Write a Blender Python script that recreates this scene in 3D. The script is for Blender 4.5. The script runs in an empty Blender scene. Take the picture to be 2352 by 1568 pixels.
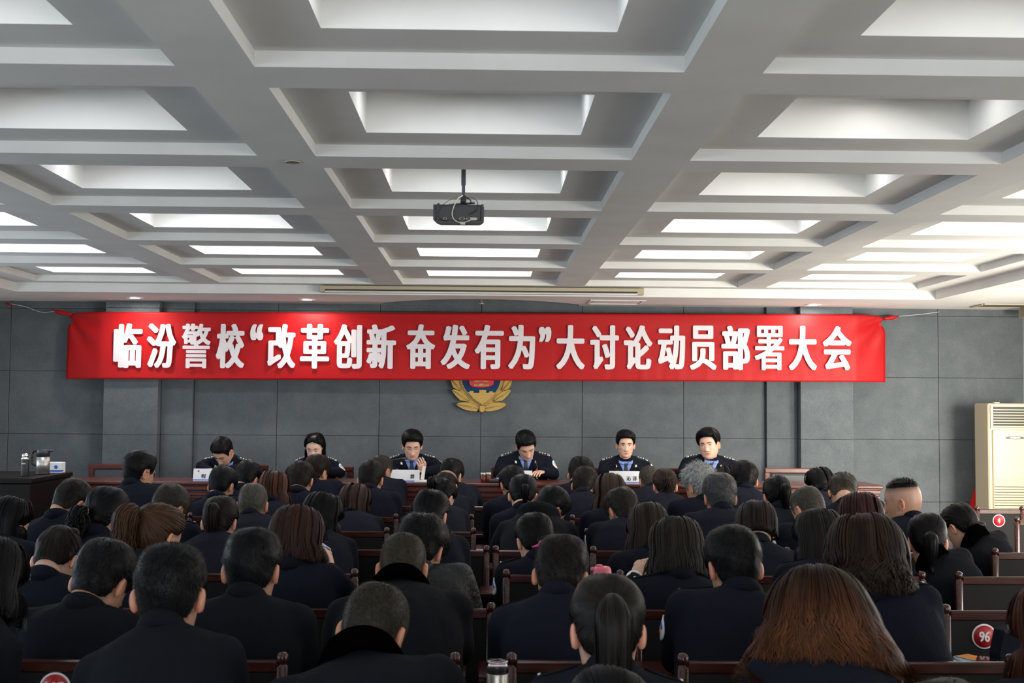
import bpy, math, random
import numpy as np
from mathutils import Vector, Matrix
from mathutils.bvhtree import BVHTree

# ------------------------------------------------------------------ camera, light, exposure
SC = bpy.context.scene
COL = SC.collection
CAMZ, FPX = 1.66, 2800.0
YAW, PIT, ROLL = 0.02163, 0.05211, 0.00718
cy_, sy_, cp_, sp_, cr_, sr_ = math.cos(YAW), math.sin(YAW), math.cos(PIT), math.sin(PIT), math.cos(ROLL), math.sin(ROLL)
FWD = Vector((sy_*cp_, cy_*cp_, sp_)); RT = Vector((cy_, -sy_, 0)); UPV = RT.cross(FWD)
RT, UPV = RT*cr_ + UPV*sr_, UPV*cr_ - RT*sr_
cam = bpy.data.cameras.new('camera'); camo = bpy.data.objects.new('camera', cam); COL.objects.link(camo)
camo.matrix_world = Matrix(((RT.x, UPV.x, -FWD.x, 0), (RT.y, UPV.y, -FWD.y, 0), (RT.z, UPV.z, -FWD.z, CAMZ), (0, 0, 0, 1)))
cam.sensor_width = 36; cam.lens = 36*FPX/2352; cam.clip_start = 0.05; cam.clip_end = 200
cam.dof.use_dof = True; cam.dof.focus_distance = 9.0; cam.dof.aperture_fstop = 9.0
SC.camera = camo
SC.view_settings.view_transform = 'Standard'; SC.view_settings.look = 'None'; SC.view_settings.gamma = 1
SC.view_settings.use_curve_mapping = False
SC.view_settings.exposure = 0.0
W = bpy.data.worlds.new('sky'); SC.world = W; W.use_nodes = True
W.node_tree.nodes['Background'].inputs[0].default_value = (0.75, 0.87, 1.0, 1); W.node_tree.nodes['Background'].inputs[1].default_value = 1.0

def at(px, py, Y):
    """point of the plane y = Y seen at a pixel of the 2352 x 1568 photograph"""
    d = FWD*FPX + RT*(px-1176) - UPV*(py-784)
    d = d*(Y/d.y); return Vector((d.x, d.y, d.z+CAMZ))

def area(name, loc, look, sx, sy, power, color, spread=180.0):
    l = bpy.data.lights.new(name, 'AREA'); l.shape = 'RECTANGLE'; l.size = sx; l.size_y = sy
    l.energy = power; l.color = color; l.spread = math.radians(spread)
    o = bpy.data.objects.new(name, l); COL.objects.link(o); o.location = loc
    o.rotation_euler = Vector(look).to_track_quat('-Z', 'Z').to_euler(); return o

FLOOR = 0.0; CEIL = CAMZ+1.06; SOF = CAMZ+0.98; WALLY = 11.95; XL, XR = -5.3, 5.32; BACKY = -4.0
WIN_Z0, WIN_Z1 = 0.95, 2.35
WINR = [(-3.2, -1.4), (-0.4, 1.4), (2.4, 4.2), (5.2, 7.0), (8.0, 9.8)]
WINL = [(-3.2, -1.4), (-0.4, 1.4), (2.4, 4.2), (5.2, 7.0), (8.0, 9.8)]
PR = [46, 48, 50, 54, 66]; PL = [50, 50, 46, 38, 34]
for (a, b), p in zip(WINR, PR):
    area('window_daylight', (XR+0.14, (a+b)/2, (WIN_Z0+WIN_Z1)/2), (-1, 0, -0.02), b-a-0.1, WIN_Z1-WIN_Z0-0.1, p, (1.0, 0.95, 0.87))
for (a, b), p in zip(WINR[2:], (44, 82, 34)):   # low sun scattered by the glass towards the front wall
    area('window_sunlight', (XR-0.24, (a+b)/2, 1.55), (-0.34, 0.93, -0.10), 0.42, 1.1, p, (1.0, 0.93, 0.80), 110)
for (a, b), p in zip(WINL, PL):
    area('window_daylight', (XL-0.14, (a+b)/2, (WIN_Z0+WIN_Z1)/2), (1, 0, -0.02), b-a-0.1, WIN_Z1-WIN_Z0-0.1, p, (0.72, 0.86, 1.0))
WINB = [(-3.6, -1.6), (-0.9, 1.1), (1.8, 3.8)]
for a, b in WINB:
    area('window_daylight', ((a+b)/2, BACKY-0.14, 1.75), (0, 1, 0.02), b-a-0.1, 1.3, 70, (0.95, 0.97, 1.0))

# ------------------------------------------------------------------ materials
def mat(name, color, rough=0.6, metal=0.0, **k):
    m = bpy.data.materials.new(name); m.use_nodes = True; nt = m.node_tree; b = nt.nodes['Principled BSDF']
    b.inputs['Base Color'].default_value = (*color, 1); b.inputs['Roughness'].default_value = rough; b.inputs['Metallic'].default_value = metal
    for key, v in k.items():
        b.inputs[key.replace('_', ' ')].default_value = v
    return m
def nd(m, t, **inp):
    n = m.node_tree.nodes.new(t)
    for k, v in inp.items():
        n.inputs[k.replace('_', ' ')].default_value = v
    return n
def ln(m, a, ao, b, bi): m.node_tree.links.new(a.outputs[ao], b.inputs[bi])
def bs(m): return m.node_tree.nodes['Principled BSDF']
def noise_mix(m, c1, c2, scale, detail=4, lo=0.35, hi=0.65, stretch=None, coord='Object'):
    tc = nd(m, 'ShaderNodeTexCoord'); mp = nd(m, 'ShaderNodeMapping')
    if stretch: mp.inputs['Scale'].default_value = stretch
    n = nd(m, 'ShaderNodeTexNoise', Scale=scale, Detail=detail); r = nd(m, 'ShaderNodeValToRGB')
    r.color_ramp.elements[0].position = lo; r.color_ramp.elements[1].position = hi
    r.color_ramp.elements[0].color = (*c1, 1); r.color_ramp.elements[1].color = (*c2, 1)
    ln(m, tc, coord, mp, 'Vector'); ln(m, mp, 'Vector', n, 'Vector'); ln(m, n, 'Fac', r, 'Fac'); ln(m, r, 'Color', bs(m), 'Base Color')
    return n, r
def bump(m, src, out, strength, dist=0.002):
    b = nd(m, 'ShaderNodeBump', Strength=strength, Distance=dist); ln(m, src, out, b, 'Height'); ln(m, b, 'Normal', bs(m), 'Normal'); return b
M = {}
M['plaster'] = mat('white_plaster', (0.74, 0.74, 0.72), 0.9)
n, r = noise_mix(M['plaster'], (0.72, 0.72, 0.70), (0.77, 0.77, 0.75), 3.0); bump(M['plaster'], n, 'Fac', 0.05)
M['sidewall'] = mat('painted_wall', (0.62, 0.61, 0.58), 0.9)
# grey felt panels: speckled felt, thin seams between the panels
def felt(name):
    m = mat(name, (0.1, 0.11, 0.12), 0.95)
    tc = nd(m, 'ShaderNodeTexCoord')
    n1 = nd(m, 'ShaderNodeTexNoise', Scale=5.0, Detail=8.0, Roughness=0.75); n2 = nd(m, 'ShaderNodeTexNoise', Scale=120.0, Detail=2.0)
    ln(m, tc, 'Object', n1, 'Vector'); ln(m, tc, 'Object', n2, 'Vector')
    r1 = nd(m, 'ShaderNodeValToRGB'); e = r1.color_ramp.elements
    e[0].position = 0.3; e[1].position = 0.72; e[0].color = (0.076, 0.090, 0.102, 1); e[1].color = (0.118, 0.133, 0.145, 1)
    ln(m, n1, 'Fac', r1, 'Fac')
    r2 = nd(m, 'ShaderNodeValToRGB'); r2.color_ramp.elements[0].position = 0.3; r2.color_ramp.elements[1].position = 0.7
    r2.color_ramp.elements[0].color = (0.8, 0.8, 0.8, 1); r2.color_ramp.elements[1].color = (1.15, 1.15, 1.15, 1)
    ln(m, n2, 'Fac', r2, 'Fac')
    mx = nd(m, 'ShaderNodeMix'); mx.data_type = 'RGBA'; mx.blend_type = 'MULTIPLY'; mx.inputs[0].default_value = 1
    m.node_tree.links.new(r1.outputs[0], mx.inputs[6]); m.node_tree.links.new(r2.outputs[0], mx.inputs[7])
    m.node_tree.links.new(mx.outputs[2], bs(m).inputs['Base Color'])
    bump(m, n2, 'Fac', 0.3, 0.003)
    return m
M['felt'] = felt('grey_felt'); M['felt_gap'] = mat('panel_gap', (0.012, 0.014, 0.018), 0.9)
def wood(name, c1, c2, rough=0.25):
    m = mat(name, c1, rough); n, r = noise_mix(m, c1, c2, 6.0, 6, 0.3, 0.7, (1, 1, 14)); m.node_tree.nodes['Principled BSDF'].inputs['Coat Weight'].default_value = 0.18
    bs(m).inputs['Coat Roughness'].default_value = 0.12
    return m
M['maho'] = wood('mahogany', (0.050, 0.010, 0.006), (0.024, 0.006, 0.004))
M['maho_red'] = wood('red_mahogany', (0.105, 0.019, 0.011), (0.055, 0.011, 0.007), 0.3)
M['blackwood'] = wood('dark_lectern_wood', (0.007, 0.0045, 0.0035), (0.004, 0.003, 0.0025), 0.5); bs(M['blackwood']).inputs['Coat Weight'].default_value = 0; bs(M['blackwood']).inputs['Specular IOR Level'].default_value = 0.2
M['floor'] = mat('floor_tile', (0.30, 0.29, 0.27), 0.3)
noise_mix(M['floor'], (0.28, 0.27, 0.25), (0.34, 0.33, 0.31), 2.0)
M['dais'] = mat('pale_dais_tile', (0.72, 0.70, 0.66), 0.35)
M['leather'] = mat('black_leather', (0.010, 0.010, 0.0105), 0.7, Specular_IOR_Level=0.2)
M['greyleather'] = mat('grey_leather', (0.06, 0.065, 0.07), 0.5)
def cloth(name, c, wr=0.35):
    m = mat(name, c, 0.88); bs(m).inputs['Specular IOR Level'].default_value = 0.10
    tc = nd(m, 'ShaderNodeTexCoord'); n1 = nd(m, 'ShaderNodeTexNoise', Scale=7.0, Detail=5.0, Roughness=0.55, Distortion=0.8); n2 = nd(m, 'ShaderNodeTexNoise', Scale=700.0, Detail=1.0)
    ln(m, tc, 'Object', n1, 'Vector'); ln(m, tc, 'Object', n2, 'Vector')
    b1 = nd(m, 'ShaderNodeBump', Strength=wr, Distance=0.02); b2 = nd(m, 'ShaderNodeBump', Strength=0.25, Distance=0.0006)
    ln(m, n1, 'Fac', b1, 'Height'); ln(m, n2, 'Fac', b2, 'Height'); ln(m, b1, 'Normal', b2, 'Normal'); ln(m, b2, 'Normal', bs(m), 'Normal')
    return m
M['navy'] = cloth('navy_wool', (0.0068, 0.0080, 0.0150))
M['navy2'] = cloth('dark_navy_cotton', (0.0048, 0.0060, 0.0092), 0.45)
M['coat'] = cloth('black_padded_coat', (0.0058, 0.0064, 0.009), 0.55)
M['puffer'] = mat('black_puffer', (0.009, 0.010, 0.010), 0.5, Specular_IOR_Level=0.3); _n = nd(M['puffer'], 'ShaderNodeTexNoise', Scale=14.0, Detail=6.0, Distortion=1.5); bump(M['puffer'], _n, 'Fac', 0.6, 0.02)
M['fur'] = mat('black_plush', (0.0015, 0.0015, 0.002), 1.0, Specular_IOR_Level=0.0); _n = nd(M['fur'], 'ShaderNodeTexNoise', Scale=260.0, Detail=2.0); bump(M['fur'], _n, 'Fac', 0.8, 0.004)
M['trouser'] = cloth('trouser_wool', (0.012, 0.013, 0.02)); M['shoe'] = mat('shoe_leather', (0.008, 0.008, 0.008), 0.3)
M['shirt'] = mat('blue_shirt', (0.20, 0.29, 0.62), 0.8); M['tie'] = mat('navy_tie', (0.014, 0.022, 0.06), 0.6)
M['silver'] = mat('silver', (0.75, 0.75, 0.73), 0.3, 0.6); M['chrome'] = mat('chrome', (0.8, 0.8, 0.82), 0.12, 1.0)
M['steel'] = mat('brushed_steel', (0.52, 0.50, 0.45), 0.36, 0.8)
M['black'] = mat('black_plastic', (0.012, 0.013, 0.015), 0.4); M['dgrey'] = mat('dark_grey_metal', (0.05, 0.055, 0.07), 0.4, 0.3)
M['white'] = mat('white_card', (0.82, 0.83, 0.84), 0.6); M['ink'] = mat('black_ink', (0.015, 0.015, 0.02), 0.7)
M['bluep'] = mat('blue_print', (0.06, 0.11, 0.55), 0.6); M['red'] = mat('red_enamel', (0.55, 0.015, 0.02), 0.35); M['numred'] = mat('number_red', (0.42, 0.012, 0.018), 0.4)
M['yellow'] = mat('yellow_enamel', (0.8, 0.5, 0.05), 0.4); M['orange'] = mat('orange_paper', (0.8, 0.3, 0.07), 0.6)
M['gold'] = mat('gold', (0.44, 0.285, 0.075), 0.42, 0.4); M['eblue'] = mat('blue_enamel', (0.006, 0.035, 0.11), 0.4, Specular_IOR_Level=0.15)
M['cream'] = mat('cream_plastic', (0.44, 0.38, 0.265), 0.4); M['creamd'] = mat('dark_slot', (0.02, 0.024, 0.022), 0.6)
M['pink'] = mat('pink_plastic', (0.72, 0.16, 0.22), 0.35); M['hotpink'] = mat('pink_clip', (0.75, 0.05, 0.30), 0.3)
M['maroon'] = mat('clear_dark_red', (0.20, 0.03, 0.05), 0.1, Transmission_Weight=0.6); M['lipline'] = mat('lip_shadow', (.16, .035, .03), .6); M['glassdark'] = mat('tea_glass', (0.14, 0.03, 0.015), 0.05)
M['cablew'] = mat('white_cable', (0.62, 0.62, 0.55), 0.5); M['string'] = mat('white_string', (0.55, 0.58, 0.55), 0.8)
M['ltblue'] = mat('light_blue_cover', (0.25, 0.48, 0.62), 0.6); M['paper'] = mat('paper', (0.75, 0.74, 0.70), 0.8)
M['lglass'] = mat('clear_lens', (0.9, 0.9, 0.95), 0.02, Transmission_Weight=1.0, IOR=1.45)
M['tblack'] = mat('clear_bead', (0.5, 0.5, 0.5), 0.05, Transmission_Weight=0.8)
M['lamp'] = mat('lamp_glow', (1, 1, 1), 0.5, Emission_Color=(1.0, 0.97, 0.9, 1), Emission_Strength=9.0)
M['pane'] = mat('window_glass', (1, 1, 1), 0.02); 
_m = M['pane']; _t = nd(_m, 'ShaderNodeBsdfTransparent'); _g = nd(_m, 'ShaderNodeBsdfGlossy', Roughness=0.02); _x = nd(_m, 'ShaderNodeMixShader'); _x.inputs[0].default_value = 0.06
ln(_m, _t, 0, _x, 1); ln(_m, _g, 0, _x, 2); ln(_m, _x, 0, _m.node_tree.nodes['Material Output'], 'Surface')
# skin: vertex colour times a base
def skin(name, c):
    m = mat(name, c, 0.45); bs(m).inputs['Subsurface Weight'].default_value = 0.12; bs(m).inputs['Subsurface Radius'].default_value = (0.02, 0.006, 0.003); bs(m).inputs['Subsurface Scale'].default_value = 0.5
    a = nd(m, 'ShaderNodeAttribute'); a.attribute_name = 'tint'
    mx = nd(m, 'ShaderNodeMix'); mx.data_type = 'RGBA'; mx.blend_type = 'MULTIPLY'; mx.inputs[0].default_value = 1; mx.inputs[7].default_value = (*c, 1)
    m.node_tree.links.new(a.outputs['Color'], mx.inputs[6]); m.node_tree.links.new(mx.outputs[2], bs(m).inputs['Base Color'])
    n2 = nd(m, 'ShaderNodeTexNoise', Scale=160.0, Detail=3.0); bump(m, n2, 'Fac', 0.12, 0.002)
    return m
M['skin'] = skin('skin_fair', (0.66, 0.40, 0.29)); M['skin2'] = skin('skin_tan', (0.50, 0.28, 0.185)); M['skin3'] = skin('skin_pale', (0.68, 0.43, 0.33))
HAIRM = {}
def hairmat(c, rough=0.42):
    key = (tuple(c), rough)
    if key in HAIRM: return HAIRM[key]
    m = mat('hair_shade', c, rough); bs(m).inputs['Specular IOR Level'].default_value = 0.12
    a = nd(m, 'ShaderNodeAttribute'); a.attribute_name = 'tint'
    mx = nd(m, 'ShaderNodeMix'); mx.data_type = 'RGBA'; mx.blend_type = 'MULTIPLY'; mx.inputs[0].default_value = 1; mx.inputs[7].default_value = (*c, 1)
    m.node_tree.links.new(a.outputs['Color'], mx.inputs[6]); m.node_tree.links.new(mx.outputs[2], bs(m).inputs['Base Color'])
    HAIRM[key] = m; return m

# ------------------------------------------------------------------ mesh helpers
class G:
    """collects geometry, then links it as one mesh object"""
    def __init__(s): s.v, s.f, s.c, s.m, s.n = [], [], [], [], 0
    def add(s, v, faces, col=None, mi=0):
        v = np.asarray(v, float).reshape(-1, 3)
        for f in faces:
            f = np.asarray(f, int)
            if f.size: s.f.append(f+s.n); s.m.append(mi)
        s.v.append(v); s.n += len(v)
        c = np.ones((len(v), 3)) if col is None else np.broadcast_to(np.asarray(col, float), (len(v), 3))
        s.c.append(c); return s
    def mesh(s, name, mats, smooth=True):
        me = bpy.data.meshes.new(name); v = np.concatenate(s.v)
        me.vertices.add(len(v)); me.vertices.foreach_set('co', v.astype(np.float32).ravel())
        tot = np.concatenate([np.full(len(f), f.shape[1]) for f in s.f]); lp = np.concatenate([f.ravel() for f in s.f])
        mi = np.concatenate([np.full(len(f), m) for f, m in zip(s.f, s.m)])
        me.loops.add(len(lp)); me.loops.foreach_set('vertex_index', lp.astype(np.int32))
        me.polygons.add(len(tot)); me.polygons.foreach_set('loop_start', np.concatenate([[0], np.cumsum(tot)[:-1]]).astype(np.int32))
        me.polygons.foreach_set('material_index', mi.astype(np.int32))
        for x in (mats if isinstance(mats, (list, tuple)) else [mats]): me.materials.append(x)
        me.update(calc_edges=True); me.validate()
        me.polygons.foreach_set('use_smooth', np.full(len(me.polygons), smooth, bool))
        c = np.concatenate(s.c)
        if not np.allclose(c, 1) or any(x.name.startswith(('hair', 'skin')) for x in me.materials):
            a = me.color_attributes.new('tint', 'FLOAT_COLOR', 'POINT'); a.data.foreach_set('color', np.concatenate([c, np.ones((len(c), 1))], 1).astype(np.float32).ravel())
        return me
    def obj(s, name, mats, parent=None, smooth=True, loc=None):
        return link(name, s.mesh(name, mats, smooth), parent, loc)
def link(name, me, parent=None, loc=None):
    o = bpy.data.objects.new(name, me); COL.objects.link(o)
    if parent: o.parent = parent
    if loc is not None: o.location = loc
    return o
def thing(name, label, cat, loc=(0, 0, 0), rz=0, group=None):
    o = bpy.data.objects.new(name, None); COL.objects.link(o); o.location = loc; o.rotation_euler = (0, 0, rz); o.empty_display_size = 0.1
    return tag(o, label, cat, group)
def tag(o, label, cat, group=None):
    o['label'] = label; o['category'] = cat
    if group: o['group'] = group
    return o
def struct(o): o['kind'] = 'structure'; return o
def dup(o, loc, label=None, group=None, rz=None):
    r = o.copy(); COL.objects.link(r); r.location = loc
    if label: r['label'] = label
    if group: r['group'] = group
    if rz is not None: r.rotation_euler = (0, 0, rz)
    for ch in list(o.children):
        c = ch.copy(); COL.objects.link(c); c.parent = r
        for g in ch.children:
            d = g.copy(); COL.objects.link(d); d.parent = c
    return r
def box(g, lo, hi, bev=0.004, mi=0, mtx=None):
    lo, hi = np.array(lo, float), np.array(hi, float); b = min(bev, 0.45*float((hi-lo).min()))
    vs, idx = [], {}
    for c in range(8):
        s = [(c >> i) & 1 for i in range(3)]
        for a in range(3):
            p = [(hi[i]-b if s[i] else lo[i]+b) for i in range(3)]; p[a] = hi[a] if s[a] else lo[a]
            idx[c, a] = len(vs); vs.append(p)
    F4, F3 = [], []
    for a in range(3):
        u, w = (a+1) % 3, (a+2) % 3
        for s in (0, 1):
            q = [(s << a), (s << a) | (1 << u), (s << a) | (1 << u) | (1 << w), (s << a) | (1 << w)]
            if not s: q = q[::-1]
            F4.append([idx[c, a] for c in q])
        for su in (0, 1):
            for sw in (0, 1):
                c0 = (su << u) | (sw << w); c1 = c0 | (1 << a)
                q = [idx[c0, u], idx[c1, u], idx[c1, w], idx[c0, w]]
                F4.append(q if su != sw else q[::-1])
    for c in range(8):
        t = [idx[c, 0], idx[c, 1], idx[c, 2]]
        F3.append(t if bin(c).count('1') % 2 else t[::-1])
    v = np.array(vs)
    if mtx is not None: v = v @ np.array(mtx.to_3x3()).T + np.array(mtx.translation)
    g.add(v, [F4, F3], None, mi); return g
def loft(g, rings, col=None, cap0=True, cap1=True, mi=0, closed=True):
    R = np.asarray(rings, float); n, k = R.shape[:2]; i = np.arange(n-1)[:, None]; j = np.arange(k if closed else k-1)[None]
    j2 = (j+1) % k
    q = np.stack([i*k+j, i*k+j2, (i+1)*k+j2, (i+1)*k+j], -1).reshape(-1, 4)
    v = R.reshape(-1, 3); fs = [q]; t = []
    if cap0: v = np.vstack([v, R[0].mean(0)]); c = len(v)-1; jj = np.arange(k); t.append(np.stack([np.full(k, c), (jj+1) % k, jj], 1))
    if cap1: v = np.vstack([v, R[-1].mean(0)]); c = len(v)-1; jj = np.arange(k)+(n-1)*k; t.append(np.stack([np.full(k, c), jj, (np.arange(k)+1) % k+(n-1)*k], 1))
    if t: fs.append(np.concatenate(t))
    if col is not None:
        col = np.asarray(col, float)
        if col.ndim == 3:
            col = col.reshape(-1, 3); ex = [R_ for R_, u in ((col[:k].mean(0), cap0), (col[-k:].mean(0), cap1)) if u]
            col = np.vstack([col]+[e[None] for e in ex])
    g.add(v, fs, col, mi); return g
def frames(P):
    P = np.asarray(P, float); T = np.gradient(P, axis=0); T /= np.linalg.norm(T, axis=1)[:, None]+1e-12
    a = np.array([0, 0, 1.0]) if abs(T[0, 2]) < 0.9 else np.array([1.0, 0, 0]); N = []; n0 = a
    for t in T:
        n0 = n0-t*(n0@t); n0 = n0/(np.linalg.norm(n0)+1e-12); N.append(n0)
    N = np.array(N); return T, N, np.cross(T, N)
def tube(g, P, r, k=10, col=None, mi=0):
    P = np.asarray(P, float); _, N, B = frames(P); r = np.broadcast_to(np.asarray(r, float), (len(P),)); a = np.linspace(0, 2*math.pi, k, endpoint=False)
    return loft(g, P[:, None]+r[:, None, None]*(np.cos(a)[None, :, None]*N[:, None]+np.sin(a)[None, :, None]*B[:, None]), col, mi=mi)
def lathe(g, prof, k=24, mi=0, org=(0, 0, 0), mtx=None):
    a = np.linspace(0, 2*math.pi, k, endpoint=False); pr = np.array(prof, float)
    R = np.stack([pr[:, :1]*np.cos(a), pr[:, :1]*np.sin(a), np.repeat(pr[:, 1:], k, 1)], -1)+np.array(org)
    if mtx is not None: R = R @ np.array(mtx.to_3x3()).T + np.array(mtx.translation)
    return loft(g, R, mi=mi)
def capsule(g, a, b, ra, rb, k=14):
    a, b = np.array(a, float), np.array(b, float); d = b-a; L = np.linalg.norm(d); d = d/(L+1e-9)
    s = np.linspace(-math.pi/2, 0, 5)[:-1]; P = [a+d*ra*math.sin(x) for x in s]+[a, b]+[b-d*rb*math.sin(x) for x in s[::-1]]
    r = [max(ra*math.cos(x), 1e-4) for x in s]+[ra, rb]+[max(rb*math.cos(x), 1e-4) for x in s[::-1]]
    return tube(g, P, r, k)
def torus(g, c, R, r, ax=(0, 0, 1), k=24, mi=0, sx=1.0, sy=1.0):
    q = Vector(ax).to_track_quat('Z', 'Y').to_matrix(); a = np.linspace(0, 2*math.pi, k, endpoint=False); b = np.linspace(0, 2*math.pi, 8, endpoint=False)
    v = np.stack([np.cos(a)[:, None]*sx*(R+r*np.cos(b)), np.sin(a)[:, None]*sy*(R+r*np.cos(b)), np.repeat(r*np.sin(b)[None], k, 0)], -1).reshape(-1, 3)
    v = v @ np.array(q).T + np.array(c); i = np.arange(k)[:, None]; j = np.arange(8)[None]
    g.add(v, [np.stack([i*8+j, ((i+1) % k)*8+j, ((i+1) % k)*8+(j+1) % 8, i*8+(j+1) % 8], -1).reshape(-1, 4)], None, mi); return g
def prism(g, poly, y0, y1, mi=0, mtx=None, bevel=0.0):
    """a polygon in x, z with thickness along y (front face at y0)"""
    p = np.array(poly, float); n = len(p)
    v = np.concatenate([np.stack([p[:, 0], np.full(n, y0), p[:, 1]], 1), np.stack([p[:, 0], np.full(n, y1), p[:, 1]], 1)])
    if bevel:
        c = p.mean(0); q = c+(p-c)*(1-bevel); v = np.concatenate([v, np.stack([q[:, 0], np.full(n, y0-(y1-y0)*0.4), q[:, 1]], 1)])
    if mtx is not None: v = v @ np.array(mtx.to_3x3()).T + np.array(mtx.translation)
    i = np.arange(n); j = (i+1) % n
    g.add(v, [np.stack([i, j, j+n, i+n], 1)], None, mi)
    k = g.n-len(v)
    from mathutils.geometry import tessellate_polygon
    t = np.array(tessellate_polygon([[Vector((a, b, 0)) for a, b in p]]), int)
    g.f.append(t+n+k); g.m.append(mi)
    if bevel:
        g.f.append(np.stack([i, j, j+2*n, i+2*n], 1)+k); g.m.append(mi); g.f.append(t[:, ::-1]+2*n+k); g.m.append(mi)
    else: g.f.append(t[:, ::-1]+k); g.m.append(mi)
    return g
def remesh(g, voxel, smooth=4, fac=0.5):
    me = g.mesh('tmp', []); o = link('tmp', me)
    m = o.modifiers.new('r', 'REMESH'); m.mode = 'VOXEL'; m.voxel_size = voxel
    if smooth: s = o.modifiers.new('s', 'SMOOTH'); s.factor = fac; s.iterations = smooth
    r = bpy.data.meshes.new_from_object(o.evaluated_get(bpy.context.evaluated_depsgraph_get()))
    bpy.data.objects.remove(o); bpy.data.meshes.remove(me)
    r.polygons.foreach_set('use_smooth', np.ones(len(r.polygons), bool)); return r
def coords(me):
    a = np.empty(len(me.vertices)*3, np.float32); me.vertices.foreach_get('co', a); return a.reshape(-1, 3).astype(float)
def text_mesh(s, thick=0.0):
    """(verts, faces) of a text in the built-in font, in x and z, front at y = 0, strokes thickened by shifted copies"""
    c = bpy.data.curves.new('t', 'FONT'); c.body = s; c.size = 1; c.extrude = 0.01; c.resolution_u = 4
    o = bpy.data.objects.new('t', c); COL.objects.link(o); bpy.context.view_layer.update()
    me = bpy.data.meshes.new_from_object(o.evaluated_get(bpy.context.evaluated_depsgraph_get()))
    v = coords(me); f3 = [list(p.vertices) for p in me.polygons]
    bpy.data.objects.remove(o); bpy.data.curves.remove(c); bpy.data.meshes.remove(me)
    v = np.stack([v[:, 0], -v[:, 2], v[:, 1]], 1)
    return v, [np.array([f for f in f3 if len(f) == k]) for k in (3, 4) if any(len(f) == k for f in f3)]
def put_text(g, s, x0, x1, z0, z1, y, bold=0.0, mi=0, mtx=None, depth=0.002):
    v, fs = text_mesh(s); lo, hi = v.min(0), v.max(0)
    sh = [(0, 0)] if not bold else [(0, 0), (bold, 0), (-bold, 0), (0, bold*0.5), (0, -bold*0.5), (bold*0.7, bold*0.4), (-bold*0.7, -bold*0.4), (bold*0.7, -bold*0.4), (-bold*0.7, bold*0.4)]
    for i, (dx, dz) in enumerate(sh):
        q = v.copy()
        q[:, 0] = x0+bold+(v[:, 0]-lo[0])/(hi[0]-lo[0])*(x1-x0-2*bold)+dx
        q[:, 2] = z0+bold*0.5+(v[:, 2]-lo[2])/(hi[2]-lo[2])*(z1-z0-bold)+dz
        q[:, 1] = y+(v[:, 1]-lo[1])/(hi[1]-lo[1])*depth-i*0.00006
        if mtx is not None: q = q @ np.array(mtx.to_3x3()).T + np.array(mtx.translation)
        g.add(q, fs, None, mi)
    return g
# ------------------------------------------------------------------ the room
def quads(g, qs, mi=0):
    v = np.array(qs, float).reshape(-1, 3); g.add(v, [np.arange(len(v)).reshape(-1, 4)], None, mi); return g
X0, Y0, PX, PY, WX, WY, LEDGE = -0.0561, 3.81308, 1.61064, 1.38803, 1.36058, 1.13232, 0.24
FX0, FX1, FY1 = -4.19, 4.07, 10.92
g = G(); zb, zl, zt = CEIL, CEIL+0.052, CEIL+0.215
cells = [(c, r) for c in range(-2, 3) for r in range(-5, 6)]
for c, r in cells:
    ax0, ax1 = X0+c*PX-PX/2, X0+c*PX+PX/2; oy1 = Y0+r*PY; oy0 = oy1-WY; ay1 = oy1+(PY-WY)/2; ay0 = ay1-PY
    ox0, ox1 = X0+c*PX-WX/2, X0+c*PX+WX/2
    if c == -2: ax0 = FX0
    if c == 2: ax1 = FX1
    if r == 5: ay1 = FY1
    if r == -5: ay0 = BACKY
    ix0, ix1, iy0, iy1 = ox0+LEDGE, ox1-LEDGE, oy0+LEDGE, oy1-LEDGE
    def ringq(A, B, za, zbb):
        (a0, b0, a1, b1), (c0, d0, c1, d1) = A, B
        return [[(a0, b0, za), (a1, b0, za), (c1, d0, zbb), (c0, d0, zbb)], [(a1, b0, za), (a1, b1, za), (c1, d1, zbb), (c1, d0, zbb)],
                [(a1, b1, za), (a0, b1, za), (c0, d1, zbb), (c1, d1, zbb)], [(a0, b1, za), (a0, b0, za), (c0, d0, zbb), (c0, d1, zbb)]]
    O = (ox0, oy0, ox1, oy1); I = (ix0, iy0, ix1, iy1)
    quads(g, ringq((ax0, ay0, ax1, ay1), O, zb, zb)); quads(g, ringq(O, O, zb, zl)); quads(g, ringq(O, I, zl, zl)); quads(g, ringq(I, I, zl, zt))
    quads(g, [[(ix0, iy0, zt), (ix1, iy0, zt), (ix1, iy1, zt), (ix0, iy1, zt)]])
# step down to the lower border round the coffers, and the border itself with its curved cut-out at the front wall
quads(g, [[(FX0, BACKY, zb), (FX0, FY1, zb), (FX0, FY1, SOF), (FX0, BACKY, SOF)], [(FX1, BACKY, zb), (FX1, FY1, zb), (FX1, FY1, SOF), (FX1, BACKY, SOF)],
          [(FX0, FY1, zb), (FX1, FY1, zb), (FX1, FY1, SOF), (FX0, FY1, SOF)],
          [(XL-.3, BACKY, SOF), (FX0, BACKY, SOF), (FX0, WALLY+.2, SOF), (XL-.3, WALLY+.2, SOF)], [(FX1, BACKY, SOF), (XR+.3, BACKY, SOF), (XR+.3, WALLY+.2, SOF), (FX1, WALLY+.2, SOF)]])
na, nb, nd_ = at(868, 700, WALLY).x, at(1340, 703, WALLY).x, 0.66
nx = np.linspace(na, nb, 33); ny = WALLY-nd_*(1-((nx-(na+nb)/2)/((nb-na)/2))**2)**0.75
ny = np.where((nx == na) | (nx == nb), WALLY+.2, ny)
qs = [[(FX0, FY1, SOF), (na, FY1, SOF), (na, WALLY+.2, SOF), (FX0, WALLY+.2, SOF)], [(nb, FY1, SOF), (FX1, FY1, SOF), (FX1, WALLY+.2, SOF), (nb, WALLY+.2, SOF)]]
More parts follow.
